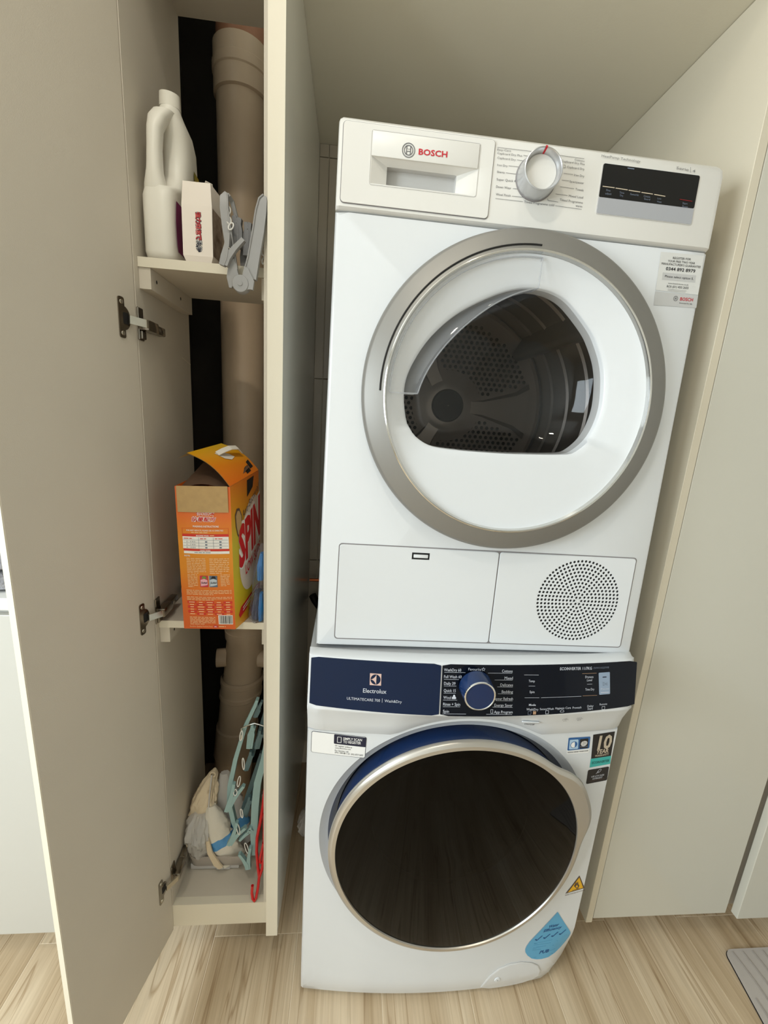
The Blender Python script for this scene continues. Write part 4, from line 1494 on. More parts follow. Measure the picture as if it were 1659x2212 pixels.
# upper fascia with worktop
fa = MB()
secs = []
nx = 40
for k in range(nx + 1):
    x = bx0 + (bx1 - bx0) * k / nx
    e = min(x - bx0, bx1 - x)
    rd = 0.0
    if e < 0.012:
        rd = 0.012 - math.sqrt(max(0, 0.012 ** 2 - (0.012 - e) ** 2))
    zl = zlow(x)
    pz = 0.7560
    prof = [(0.012, zl), (-0.0020 + rd * 0.4, zl), (-0.0040 + rd * 0.5, zl + 0.0025)]
    for t in (0.35, 0.7, 0.95):
        prof.append((-0.0040 - 0.0245 * (t ** 1.3) + rd * 0.6, zl + 0.0025 + (pz - 0.004 - zl) * t))
    prof += [(-0.0290 + rd, pz - 0.001), (-0.0292 + rd, pz + 0.001), (-0.0114 + rd, 0.8440), (-0.0098 + rd, 0.8468 - rd * 0.3), (-0.0060 + rd, 0.8480 - rd * 0.4), (0.012, 0.8482), (0.020, 0.8415), (0.575, 0.8415), (0.575, zl)]
    secs.append([(x, y, z) for y, z in prof])
fa.rings(secs, 0, True, True, True)
part('upper_fascia', fa.map(Wm), 'appliance_white', was, smooth=40)


def PT(x, y, z):
    """the panel face leans out towards its lower edge"""
    return Wm(x, y + 0.0100 - 0.20 * (0.848 - z), z)


def wplate(x0, x1, zt, zb, y, mi=0, n=16, rise=None, r=0.003):
    """glossy strip following the bowed fascia; zb(x) gives the lower edge"""
    m = MB()
    secs = []
    for k in range(n + 1):
        x = x0 + (x1 - x0) * k / n
        e = min(k, n - k)
        c = (0.0025 if e == 0 else 0.0)
        secs.append([(x, -0.0205, zb(x) + c), (x, y, zb(x) + c + 0.0004), (x, y, zt - c - 0.0004), (x, -0.0205, zt - c)])
    m.rings(secs, mi, True, True, True)
    return m


zbot = lambda x: 0.7556 + 0.0070 * ((x - 0.30) / 0.30) ** 2
dd = part('detergent_drawer', wplate(0.0030, 0.2285, 0.8450, zbot, -0.0222, n=18).map(PT), 'navy_gloss', was, smooth=30, label='glossy navy detergent drawer front')
cpn = part('control_panel', wplate(0.2308, 0.6030, 0.8450, zbot, -0.0222, n=26).map(PT), 'navy_dark', was, smooth=30, label='near black control panel')
SP = lambda x, z, lift: PT(x, -0.0224 - lift, z)
pt_a, pt_b = MB(), MB()
for s, (p0, p1), h in W_TXT:
    pt = pt_a if p0[0] < 0.372 else pt_b
    lay(pt, s, p0, p1, h, SP, bold=0.01 if s in ('Mode', 'ECOINVERTER 11/7KG') else 0, mi=0)
for s, (p0, p1), h in W_DIM:
    lay(pt, s, p0, p1, h, SP, mi=1)
for _, pts, _h in W_LINES:
    stroke(pt_a if pts[0][0] < 0.372 else pt_b, pts, 0.0005, SP, mi=0)
pt = pt_b
for _, pts, _h in W_COP:
    stroke(pt, pts, 0.0006, SP, mi=2)
Q = {k: (p, h) for k, p, h in W_Q}
ph = Q['phone'][0]
pt = pt_a
stroke(pt, ph + [ph[0]], 0.0006, SP, mi=0)
sx, sz = Q['star'][0][0]
star = [(sx + r_ * math.cos(PI / 2 + k * PI / 5), sz + r_ * math.sin(PI / 2 + k * PI / 5)) for k in range(10) for r_ in ((0.0034, 0.0015)[k % 2],)]
stroke(pt, star + [star[0]], 0.0005, SP, mi=0)
mx_, mz_ = Q['woolmark'][0][0]
patch(pt, [(mx_ + (0.0037 - 0.0010 * math.cos(3 * (a - PI / 2 - PI))) * math.cos(a) * 0.9, mz_ + (0.0037 + 0.0008 * math.cos(3 * (a - PI / 2))) * math.sin(a)) for a in [2 * PI * k / 24 for k in range(24)]], SP, mi=0)
pt = pt_b
for k, (ix, iz) in enumerate(Q['icons'][0]):
    sq = [(ix - 0.0028, iz - 0.0028), (ix + 0.0028, iz - 0.0028), (ix + 0.0028, iz + 0.0028), (ix - 0.0028, iz + 0.0028)]
    if k == 1:
        patch(pt, sq, SP, mi=2)
    elif k == 3:
        cl = [(ix + 0.0036 * math.cos(a) * (1 if math.sin(a) > -0.2 else 1.05), iz + 0.0028 * max(-0.45, math.sin(a))) for a in [2 * PI * j / 14 for j in range(14)]]
        stroke(pt, cl + [cl[0]], 0.0006, SP, mi=0)
    else:
        stroke(pt, sq + [sq[0]], 0.0006, SP, mi=0 if k != 0 else 1)
part('programme_lettering', pt_a, 'print_light', cpn, smooth=0)
part('option_lettering', pt_b, ['print_light', 'print_dim', 'print_copper'], cpn, smooth=0)
lg = MB()
for s, (p0, p1), h in W_LOGO[:3]:
    lay(lg, s, p0, p1, h, SP, bold=0.006 if s[0] == 'E' else 0.0, mi=0)
stroke(lg, W_LOGO[3][1], 0.0006, SP, mi=0)
tl, tr, br, bl = W_LOGO[4][1]
quadpatch(lg, (tl, tr, br, bl), SP, 0.0003, 1, n=2)
ecx, ecz = (tl[0] + tr[0] + br[0] + bl[0]) / 4, (tl[1] + tr[1] + br[1] + bl[1]) / 4
eR = (tr[0] - tl[0]) * 0.44
patch(lg, [(ecx + eR * math.cos(a), ecz + eR * math.sin(a)) for a in [2 * PI * k / 32 for k in range(32)]], SP, 0.0005, 2)
# emblem: a pale blade widening to the right of the hub, and a bar
bl_ = [(ecx - eR, ecz)] + [(ecx - eR + 1.15 * eR * t, ecz + eR * 0.95 * t ** 2.2) for t in (0.3, 0.6, 0.8, 1.0)] + [(ecx - eR + 1.15 * eR * t, ecz - eR * 0.95 * t ** 2.2) for t in (1.0, 0.8, 0.6, 0.3)]
patch(lg, bl_, SP, 0.0007, 1)
stroke(lg, [(ecx + eR * 0.28, ecz - eR * 0.96), (ecx + eR * 0.28, ecz + eR * 0.96)], eR * 0.16, SP, 0.0009, 2)
part('brand_lettering', lg, ['print_light', 'print_rose', 'navy_gloss'], dd, smooth=0)
# selector knob
kx, kz = 0.2893, 0.8115
kb = MB().lathe([(0.0285, -0.0222), (0.0282, -0.0270), (0.0272, -0.0480), (0.0266, -0.0500)], kx, kz, 64, 0)
kb.lathe([(0.0266, -0.0500), (0.0266, -0.0520), (0.0252, -0.0528), (0.0240, -0.0520)], kx, kz, 64, 1)
kb.lathe([(0.0240, -0.0520), (0.0236, -0.0512), (0.0001, -0.0518)], kx, kz, 64, 0)
part('selector_knob', kb.map(lambda x, y, z: Wm(x, y, z)), ['navy_satin', 'chrome'], was, smooth=40)
# start button
sb = MB()
quadpatch(sb, Q['start'][0], SP, 0.0006, 0, n=4, r=0.0016)
stroke(sb, Q['dash'][0], 0.0016, SP, 0.0010, 1)
pl = Q['play'][0]
stroke(sb, pl + [pl[0]], 0.0005, SP, 0.0010, 2)
stroke(sb, Q['bar'][0], 0.0006, SP, 0.0010, 2)
lay(sb, 'Pause', Q['pause'][0][0], Q['pause'][0][1], 0.0030, SP, 0.0010, mi=3)
stroke(sb, Q['pl2'][0], 0.0012, SP, 0.0010, 3)
part('start_button', sb, ['start_blue', 'print_navy', 'print_dim', 'print_light'], was, smooth=0, label='pale blue start button')
# on/off button and grey print under the panel
SL2 = SW(0.0150)


def SLOPE(x, z, lift):
    t = max(0.0, min(1.0, (z - zlow(x) - 0.0025) / (0.7495 - zlow(x))))
    return Wm(x, -0.0040 - 0.0245 * (t ** 1.3) - lift - 0.0006, z)


lw = MB()
lw_a = lw
lw_b = MB()
for s, pp, h in W_LOW:
    if s == 'btn':
        continue
    lw = lw_a if s[0] == 'O' else lw_b
    if s[0] == 'L' and len(s) == 4:
        (x0, z0), (x1, z1) = pp
        w_ = x1 - x0
        lay(lw, 'L', (x0, z0), (x0 + 0.16 * w_, z0), h, SLOPE, mi=1)
        cx_, cz_ = x0 + 0.48 * w_, z0 + h * 0.5
        if '☆' in s:
            st = [(cx_ + r_ * math.cos(PI / 2 + k * PI / 5), cz_ + r_ * math.sin(PI / 2 + k * PI / 5)) for k in range(10) for r_ in ((0.0032, 0.0014)[k % 2],)]
        else:
            st = [(cx_ - 0.0024, cz_ - 0.0022), (cx_ + 0.0024, cz_ - 0.0022), (cx_ + 0.0024, cz_ + 0.0022), (cx_ - 0.0024, cz_ + 0.0022)]
        stroke(lw, st + [st[0]], 0.0005, SLOPE, mi=1)
        lay(lw, '3s', (x0 + 0.76 * w_, z0), (x1, z0), h * 0.55, SLOPE, mi=1)
    else:
        lay(lw, s, pp[0], pp[1], h, SLOPE, mi=0 if s[0] == 'O' else 1)
part('power_lettering', lw_a, 'print_black', was, smooth=0)
part('icon_lettering', lw_b, ['print_black', 'print_grey'], was, smooth=0)
bt = W_LOW[5][1]
bb = MB()
cx_, cz_ = sum(p[0] for p in bt) / 4, sum(p[1] for p in bt) / 4
for k in range(8):
    pass
rr_ = rrect(cx_ - 0.0160, cx_ + 0.0160, cz_ - 0.0026, cz_ + 0.0026, 0.0022, 3)
bb.rings([[SLOPE(x, z, 0.0) for x, z in rr_], [SLOPE(x, z, 0.0022) for x, z in rr_], [SLOPE(cx_ + (x - cx_) * 0.93, cz_ + (z - cz_) * 0.7, 0.0030) for x, z in rr_]], 0, True, False, True)
part('power_button', bb, 'appliance_white', was, smooth=40)

# door
WD = lambda x, y, z: Wm(x, y + 0.0085, z)
bump = lambda a, r: 1 + 0.085 * math.exp(-(((math.degrees(a) - 24 + 180) % 360 - 180) / 19) ** 4) * (1 if r > 0.243 else 0)
bz = MB().lathe([(0.236, 0.020), (0.2400, 0.004), (0.2455, -0.026), (0.2460, -0.030)], WCX, WCZ, 128)
bzo = part('door_bezel', bz.map(WD), 'navy_satin', was, smooth=50, label='navy rim behind the door ring')
rg = MB().lathe([(0.2440, -0.0290), (0.2500, -0.0300), (0.2516, -0.0345), (0.2500, -0.0395), (0.2440, -0.0425)], WCX, WCZ, 192, 0, rfun=bump)
nb = len(rg.v) // 5
rg2 = MB()
rin = [(WCX + 0.2375 * math.cos(2 * PI * k / 192), -0.0432, WCZ + 0.2375 * math.sin(2 * PI * k / 192)) for k in range(192)]
rin2 = [(WCX + 0.2365 * math.cos(2 * PI * k / 192), -0.0405, WCZ + 0.2365 * math.sin(2 * PI * k / 192)) for k in range(192)]
rg2.rings([rg.v[4 * 192:5 * 192], rin, rin2])
rg.join(rg2)
ringo = part('door_ring', rg.map(WD), 'champagne', was, smooth=50, label='champagne metal door ring with a grip bulge')
gl = MB().lathe([(0.2367, -0.0408)] + [(r_, -0.0412 - 0.014 * (1 - (r_ / 0.2367) ** 2)) for r_ in (0.230, 0.215, 0.19, 0.15, 0.10, 0.05, 0.001)], WCX, WCZ, 128)
part('door_glass', gl.map(WD), 'smoked_glass', was, smooth=60, label='smoked dark door glass')
ib = MB().lathe([(0.2360, -0.0395), (0.2200, -0.020), (0.1900, -0.010), (0.1650, 0.020)], WCX, WCZ, 96, 0)
ib.lathe([(0.1650, 0.020), (0.1500, 0.110), (0.1100, 0.125), (0.001, 0.128)], WCX, WCZ + 0.01, 96, 1)
part('door_inner', ib.map(WD), ['black_mat', 'window_tint'], was, smooth=50)
wdm = MB().lathe([(0.1700, 0.040), (0.2300, 0.055), (0.2420, 0.075), (0.2420, 0.42), (0.001, 0.43)], WCX, WCZ, 72)
part('drum', wdm.map(Wm), 'drum_steel', was, smooth=40)
# stickers
S1 = SW(0.0002)
rgm = {k: p for k, p, h in W_REG if not h}
st = MB()
o_ = rgm['out']
quadpatch(st, o_, S1, 0.0002, 1, n=6, r=0.004)
icx, icz = sum(p[0] for p in o_) / 4, sum(p[1] for p in o_) / 4
quadpatch(st, [(icx + (x - icx) * 0.984, icz + (z - icz) * 0.966) for x, z in o_], S1, 0.0004, 0, n=6, r=0.0034)
quadpatch(st, rgm['blk'], S1, 0.0006, 1, n=4, r=0.002)
for s, pp, h in W_REG:
    if h:
        lay(st, s, pp[0], pp[1], h, S1, 0.0009, bold=0.015 if s.isupper() and s[0] in 'ST' else 0, mi=0 if s in ('SIMPLY SCAN', 'TO REGISTER') else 2)
stroke(st, rgm['phone'] + [rgm['phone'][0]], 0.0009, S1, 0.0009, 0)
part('register_sticker', st, ['sticker_white', 'print_navy', 'print_black'], was, smooth=0, label='white sticker with a dark heading box')
qk = {k: p for k, p, h in W_STKQ}
tx = {s: (p, h) for s, p, h in W_STK}
st = MB()
quadpatch(st, qk['wool_out'], S1, 0.0002, 0, n=3, r=0.003)
quadpatch(st, qk['wool_blue'], S1, 0.0004, 1, n=3, r=0.0025)
quadpatch(st, qk['lb'], S1, 0.0006, 2, n=2, r=0.002)
quadpatch(st, qk['blk'], S1, 0.0006, 3, n=2, r=0.0015)
(c0, c1_) = qk['circ']
cr = abs(c1_[0] - c0[0])
patch(st, [(c0[0] + cr * math.cos(a), c0[1] + cr * math.sin(a)) for a in [2 * PI * k / 28 for k in range(28)]], S1, 0.0008, 1)
patch(st, [(c0[0] + cr * 0.86 * math.cos(a) * (1 if math.cos(a) < 0.25 else 0.25 / max(0.25, math.cos(a)) * (0.9 - 0.6 * math.sin(a)) + 0.1), c0[1] + cr * 0.86 * math.sin(a)) for a in [2 * PI * k / 28 for k in range(28)]], S1, 0.0010, 0)
wx_, wz_ = qk['wm'][0]
patch(st, [(wx_ + 0.0068 * math.cos(a) * (1 - 0.25 * math.sin(a)), wz_ - 0.0005 + 0.0062 * math.sin(a) + 0.001 * math.cos(2 * a)) for a in [2 * PI * k / 24 for k in range(24)]], S1, 0.0008, 4)
for k in range(3):
    a0 = PI / 2 + k * 2 * PI / 3
    stroke(st, [(wx_ + 0.0007 * math.cos(a0), wz_ - 0.0005 + 0.0007 * math.sin(a0)), (wx_ + 0.0045 * math.cos(a0 + 0.6), wz_ + 0.0042 * math.sin(a0 + 0.6))], 0.0005, S1, 0.0010, 3)
stroke(st, qk['wml'], 0.0014, S1, 0.0008, 5)
p, h = tx['WOOL HAND WASH SAFE']
lay(st, 'WOOL HAND WASH SAFE', p[0], p[1], h, S1, 0.0006, bold=0.02, mi=3)
part('wool_sticker', st, ['sticker_white', 'sticker_blue', 'sticker_sky', 'sticker_black', 'pocket_grey', 'print_dim'], was, smooth=0, label='small blue and white wool washing sticker')
st = MB()
quadpatch(st, qk['ten'], S1, 0.0002, 0, n=3)
quadpatch(st, qk['teal'], S1, 0.0002, 1, n=3)
for s, b_, m_ in (('10', 0.03, 2), ('YEAR', 0.03, 2), ('WARRANTY', 0.02, 2), ('ECOINVERTER', 0.0, 0)):
    p, h = tx[s]
    lay(st, s, p[0], p[1], h, S1, 0.0005, bold=b_, mi=m_)
part('warranty_sticker', st, ['sticker_black', 'sticker_teal', 'print_sand'], was, smooth=0, label='black and teal warranty sticker')
st = MB()
quadpatch(st, qk['low'], S1, 0.0002, 0, n=3, r=0.003)
for s, m_ in (('USE LOW SUDS', 1), ('DETERGENT', 1), ('FOR BEST RESULTS', 2)):
    p, h = tx[s]
    lay(st, s, p[0], p[1], h, S1, 0.0005, bold=0.012 if m_ == 1 else 0, mi=m_)
a_, b_, c_ = qk['scoop']
stroke(st, [a_, b_], 0.0010, S1, 0.0005, 1)
lp = [(b_[0] + 0.0012 + 0.0042 * math.cos(t) * 0.9, b_[1] + 0.0012 + 0.0034 * math.sin(t) + 0.0025 * math.cos(t)) for t in [2 * PI * k / 14 for k in range(14)]]
stroke(st, lp + [lp[0]], 0.0008, S1, 0.0005, 1)
part('detergent_sticker', st, ['sticker_black', 'print_light', 'print_brown'], was, smooth=0, label='black rounded detergent advice sticker')
tq = {k: (p, h) for k, p, h in W_TRI}
st = MB()
patch(st, tq['tri'][0], S1, 0.0002, 0)
patch(st, tq['tri2'][0], S1, 0.0004, 1)
patch(st, tq['flame'][0], S1, 0.0006, 0)
fl_ = tq['flame'][0]
fcx, fcz = sum(p[0] for p in fl_) / len(fl_), sum(p[1] for p in fl_) / len(fl_)
patch(st, [(fcx + (x - fcx) * 0.42, fcz - 0.003 + (z - fcz) * 0.42) for x, z in fl_], S1, 0.0008, 1)
stroke(st, tq['base'][0], 0.0012, S1, 0.0006, 0)
p, h = tq['READ THE INSTRUCTIONS']
lay(st, 'READ THE INSTRUCTIONS', p[0], p[1], h, S1, 0.0004, mi=0)
part('flammable_sticker', st, ['print_brown', 'sticker_yellow'], was, smooth=0, label='yellow warning triangle with a flame')
st = MB()
nt_ = 0
for k, p, h in W_DROP:
    if k == 'out':
        # fan from the middle so that it hugs the bowed front
        c_ = (sum(q[0] for q in p) / len(p), sum(q[1] for q in p) / len(p))
        np_ = len(p)
        lv = [[S1(c_[0] + (x - c_[0]) * t, c_[1] + (z - c_[1]) * t, 0.0005) for x, z in p] for t in (1.0, 0.8, 0.6, 0.4, 0.2, 0.02)]
        st.rings(lv, 0, True, False, True)
    elif k == 't':
        (ax, az), (bx, bz_), (cx_, cz_) = p
        stroke(st, [(ax, az), (bx, bz_)], 0.0032, S1, 0.0008, 1)
        stroke(st, [(bx, bz_), (cx_, cz_)], 0.0020, S1, 0.0009, 1)
    elif k == 'l':
        stroke(st, p, 0.0007, S1, 0.0007, 2)
    else:
        lay(st, k, p[0], p[1], h, S1, 0.0008, bold=0.02 if k != 'PUB' else 0.03, mi=1, slant=0.25)
part('efficiency_sticker', st, ['drop_blue', 'drop_ink', 'drop_faint'], was, smooth=0, label='blue drop shaped water efficiency sticker')
# filter flap at the foot
fp = W_FLAP[0][1]
fcx, fcz = sum(p[0] for p in fp) / len(fp), sum(p[1] for p in fp) / len(fp)
ff = MB()
rs = []
for s_, y in ((1.0, 0.0004), (1.0, -0.0010), (0.975, -0.0020)):
    rs.append([(fcx + (x - fcx) * s_, y, fcz + (z - fcz) * s_) for x, z in fp])
for s_ in (0.6, 0.25):
    rs.append([(fcx + (x - fcx) * s_, -0.0020, fcz + (z - fcz) * s_) for x, z in fp])
ff.rings(rs, 0, True, False, True)
fo = part('filter_flap', ff.map(Wm), 'appliance_white', was, smooth=30)
part('flap_seam', MB().tube([Wm(x, -0.0010, z) for x, z in fp], 0.0010, 6, closed=True), 'pocket_grey', fo)
dx_, dz_ = W_FLAP[1][1][0]
part('flap_dimple', MB().lathe([(0.0075, -0.0021), (0.0060, -0.0034), (0.001, -0.0038)], dx_, dz_, 20).map(Wm), 'appliance_white', fo)
# ================================================================== THINGS ON THE UPPER SHELF
Z1, Z2, Z3 = 1.4796, 0.8531, 0.1642


def superring(cx, cy, z, rx, ry, n=32, p=4.0):
    out = []
    for k in range(n):
        a = 2 * PI * k / n
        c, s = math.cos(a), math.sin(a)
        q = (abs(c) ** p + abs(s) ** p) ** (-1 / p)
        out.append((cx + rx * q * c, cy + ry * q * s, z))
    return out


jug = thing('detergent_bottle', 'white plastic detergent jug with handle and purple label, left on the upper shelf', 'bottle', (-0.268, 0.13, Z1))
jb = MB()
prof = [(-0.2730, 0.132, 0.000, 0.018, 0.050), (-0.2730, 0.132, 0.004, 0.0232, 0.0565), (-0.2730, 0.132, 0.012, 0.0252, 0.0590), (-0.2730, 0.132, 0.092, 0.0252, 0.0590), (-0.2720, 0.1335, 0.105, 0.0235, 0.0570),
        (-0.2650, 0.145, 0.116, 0.0235, 0.0430), (-0.2620, 0.150, 0.135, 0.0215, 0.0360), (-0.2600, 0.150, 0.165, 0.0215, 0.0340), (-0.2600, 0.146, 0.190, 0.0220, 0.0330), (-0.2610, 0.136, 0.206, 0.0215, 0.0330),
        (-0.2620, 0.124, 0.217, 0.0185, 0.0270), (-0.2600, 0.114, 0.2235, 0.0150, 0.0160), (-0.2600, 0.114, 0.229, 0.0138, 0.0138)]
jb.rings([superring(cx, cy, Z1 + z, rx, ry, 32, 4.5 if z < 0.11 else (3.0 if z < 0.21 else 2.0)) for cx, cy, z, rx, ry in prof], 0, True, True, True)
hp = [(-0.2770, 0.0960, 0.088), (-0.2770, 0.0900, 0.108), (-0.2765, 0.0880, 0.130), (-0.2760, 0.0890, 0.160), (-0.2745, 0.0900, 0.185), (-0.2710, 0.0960, 0.203), (-0.2660, 0.1080, 0.216)]
jb.rings([superring(x, y, Z1 + z, rx, ry, 20, 2.6) for (x, y, z), rx, ry in zip(hp, (0.0195, 0.0155, 0.0108, 0.0100, 0.0108, 0.0135, 0.0165), (0.018, 0.016, 0.014, 0.013, 0.013, 0.015, 0.017))], 0, True, True, True)
part('bottle_body', jb, 'jug_white', jug, smooth=50)
cpm = MB().tube([(-0.2600, 0.1135, Z1 + 0.227), (-0.2590, 0.1110, Z1 + 0.2440)], [0.0152, 0.0146], 32)
part('cap', cpm, 'jug_white', jug, smooth=40)
lb = MB()
lb.rings([[(-0.2730 + 0.0255 + 0.0002, 0.092 + 0.0, Z1 + 0.018), (-0.2730 + 0.0255 + 0.0003, 0.178, Z1 + 0.016)], [(-0.2730 + 0.0255 + 0.0003, 0.088, Z1 + 0.030), (-0.2730 + 0.0255 + 0.0003, 0.178, Z1 + 0.03)],
          [(-0.2730 + 0.0255 + 0.0003, 0.086, Z1 + 0.060), (-0.2730 + 0.0255 + 0.0003, 0.178, Z1 + 0.06)], [(-0.2730 + 0.0255 + 0.0003, 0.090, Z1 + 0.091), (-0.2730 + 0.0255 + 0.0003, 0.178, Z1 + 0.091)]], 0, close=False)
lb.rings([[(-0.2372, 0.150, Z1 + 0.128), (-0.2390, 0.176, Z1 + 0.128)], [(-0.2372, 0.145, Z1 + 0.160), (-0.2390, 0.174, Z1 + 0.160)]], 1, close=False)
part('label', lb, ['label_purple', 'label_green'], jug, smooth=0, label='purple wrap label')

wb_ = thing('small_carton', 'small white upright carton with red side lettering, next to the detergent jug', 'box', (-0.211, 0.095, Z1))
cb = MB()
cf = [(-0.2330, 0.0745, 0.004), (-0.1878, 0.0745, 0.004)]


def crt(z, k=0.0, f=0.0):
    return [(-0.2340 + k, 0.0745 + f, Z1 + z), (-0.1878 - k, 0.0745 + f, Z1 + z), (-0.1845 - k, 0.118 - f, Z1 + z), (-0.2307 + k, 0.118 - f, Z1 + z)]


cb.rings([crt(0.0, 0.004, 0.003), crt(0.010), crt(0.082), crt(0.1145, 0.0022, 0.002), crt(0.1145, 0.003, 0.003), crt(0.080, 0.001, 0.001)], 0, True, True, False)
part('carton_body', cb, 'carton_white', wb_, smooth=0)
SBX = lambda x, z, lift: (x, 0.0745 - lift, Z1 + z)
sd = MB()
sd.add([(-0.1876, 0.0760, Z1 + 0.012), (-0.1846, 0.1165, Z1 + 0.012), (-0.1846, 0.1165, Z1 + 0.080), (-0.1876, 0.0760, Z1 + 0.080)], [(0, 1, 2, 3)])
sd.map(lambda x, y, z: (x + 0.0004, y, z))
part('side_print', sd, 'carton_print', wb_, smooth=0, label='brown printed side')
tf = MB().bar([(-0.2050, 0.1160, Z1 + 0.108), (-0.2040, 0.1120, Z1 + 0.122), (-0.2010, 0.1060, Z1 + 0.1285)], [0.018, 0.016, 0.011], 0.0008, upv=(0, 1, 0.4))
part('top_flap', tf, 'carton_white', wb_, smooth=0)
lt = MB()
text, zt, step = '強力発泡で洗浄', 0.0720, 0.0079
for k, ch in enumerate(text):
    red = k < 5
    zc_ = zt - step * (k + 0.5)
    for bold, li, m_ in ((0.16, 0.0003, 0), (0.09, 0.0005, 1), (0.015, 0.0008, 2)):
        if red and bold > 0.1:
            continue
        vs, fs = glyphs(ch, bold)
        xa, xb = min(v[0] for v in vs), max(v[0] for v in vs)
        ya, yb = min(v[1] for v in vs), max(v[1] for v in vs)
        s_ = 0.0084 * (1 + 2 * bold * 0.9)
        mi_ = {0: 2, 1: 1 if red else 1, 2: 0 if red else 2}[m_] if not (m_ == 1 and red) else 2
        # lettering runs downwards, turned a quarter
        lt.add([SBX(-0.2090 + ((y - (ya + yb) / 2) / (yb - ya)) * s_, zc_ - ((x - (xa + xb) / 2) / (xb - xa)) * s_ * 0.92, li) for x, y in vs], fs, mi_)
part('carton_lettering', lt, ['ink_red', 'print_white', 'print_navy'], wb_, smooth=0)


def peg(root, P, A, B, Nn, w, d, m, spring=True, hole=True):
    """clothes peg: two jaws crossing at P, handles to A and B, nose at Nn"""
    P, A, B, Nn = Vector(P), Vector(A), Vector(B), Vector(Nn)
    mb = MB()
    for E_, s in ((A, -1), (B, 1)):
        side = (E_ - P).normalized()
        P = P + Vector((0, 0.0004 * (s + 1), 0))
        mb.bar([tuple(Nn + Vector((s * w * 0.22, 0.0004 * (s + 1), 0))), tuple(P + Vector((s * w * 0.2, 0, 0))), tuple(P.lerp(E_, 0.5)), tuple(E_)], [w * 0.75, w * 0.95, w * 0.7, w * 0.55], d, upv=(0, 1, 0))
    o = part('peg', mb, m, root, smooth=25)
    if hole:
        y = P.y - d / 2 - 0.0004
        part('peg_hole', MB().add([(P.x + w * 0.28 * math.cos(k * PI / 5), y, P.z + w * 0.36 * math.sin(k * PI / 5)) for k in range(10)], [tuple(range(10))]), 'dark_gap', o, smooth=0)
    if spring:
        q = P.lerp((A + B) / 2, 0.35)
        part('spring', MB().tube([(q.x - w * 0.5, q.y - d * 0.2, q.z), (q.x, q.y - d * 0.55, q.z + w * 0.25), (q.x + w * 0.5, q.y - d * 0.2, q.z)], 0.0006, 6), 'chrome', o)
    return o


def link(root, c, w, h, rot, m='white_plastic', r=0.0011):
    c = Vector(c)
    pts = []
    for k in range(16):
        a = 2 * PI * k / 16
        x, z = w * math.cos(a), h * math.sin(a)
        pts.append((c.x + x * math.cos(rot) - z * math.sin(rot), c.y + 0.002 * math.sin(a), c.z + x * math.sin(rot) + z * math.cos(rot)))
    return part('chain_link', MB().tube(pts, r, 6, closed=True), m, root)


gh = thing('clip_hanger', 'folded grey plastic clip hanger hanging over the front of the upper shelf', 'hanger', (-0.138, 0.05, Z1))
rf = MB()
rf.bar([(-0.1225, 0.0500, 1.456), (-0.1175, 0.0500, 1.486), (-0.1100, 0.0500, 1.525), (-0.1060, 0.0500, 1.552), (-0.1035, 0.0500, 1.566), (-0.1010, 0.0510, 1.572)], [0.017, 0.0170, 0.0165, 0.0155, 0.012, 0.006], 0.009, upv=(0, 1, 0))
o = part('frame_half', rf, 'grey_plastic', gh, smooth=30)
part('frame_rim', MB().tube([(-0.1330, 0.0448, 1.462), (-0.1262, 0.0448, 1.486), (-0.1185, 0.0448, 1.525), (-0.1140, 0.0448, 1.552), (-0.1090, 0.0448, 1.568), (-0.1030, 0.0460, 1.574)], 0.0013, 6), 'grey_plastic', o)
lf_ = MB()
lf_.bar([(-0.1500, 0.0560, 1.462), (-0.1545, 0.0570, 1.490), (-0.1610, 0.0590, 1.530), (-0.1645, 0.0610, 1.556), (-0.1650, 0.0630, 1.570), (-0.1620, 0.0660, 1.576)], [0.012, 0.0125, 0.0125, 0.012, 0.011, 0.007], 0.010, upv=(0, 1, 0))
lf_.bar([(-0.1610, 0.0680, 1.577), (-0.1570, 0.0760, 1.572), (-0.1500, 0.0820, 1.545), (-0.1430, 0.0860, 1.515)], [0.006, 0.006, 0.005, 0.005], 0.010, upv=(0, 1, 0))
o = part('frame_half', lf_, 'grey_plastic', gh, smooth=30)
part('frame_rim', MB().tube([(-0.1440, 0.0500, 1.468), (-0.1485, 0.0510, 1.492), (-0.1548, 0.0530, 1.530), (-0.1585, 0.0555, 1.556), (-0.1592, 0.0580, 1.572), (-0.1610, 0.0620, 1.577)], 0.0012, 6), 'grey_plastic', o)
hb_ = MB().lathe([(0.0001, 0.0400), (0.0035, 0.0400), (0.0037, 0.0412), (0.0120, 0.0414), (0.0128, 0.0424), (0.0128, 0.0560), (0.0001, 0.0562)], -0.1375, 1.4465, 40)
part('hub', hb_, 'grey_plastic', gh, smooth=40)
wl = MB().poly([(-0.1600, 1.4560), (-0.1565, 1.4410), (-0.1525, 1.4410), (-0.1500, 1.4480), (-0.1440, 1.4570), (-0.1420, 1.4610), (-0.1480, 1.4830), (-0.1560, 1.4800)], 0.0490, 0.0545)
part('wing', wl, 'grey_plastic', gh, smooth=25)
wr_ = MB().poly([(-0.1350, 1.4560), (-0.1310, 1.4720), (-0.1255, 1.4690), (-0.1165, 1.4520), (-0.1185, 1.4390), (-0.1230, 1.4395), (-0.1300, 1.4380), (-0.1360, 1.4420)], 0.0425, 0.0485)
part('wing', wr_, 'grey_plastic', gh, smooth=25)
peg(gh, (-0.1590, 0.0440, 1.4815), (-0.1545, 0.0440, 1.5150), (-0.1320, 0.0440, 1.5090), (-0.1625, 0.0440, 1.4700), 0.0105, 0.009, 'grey_plastic')
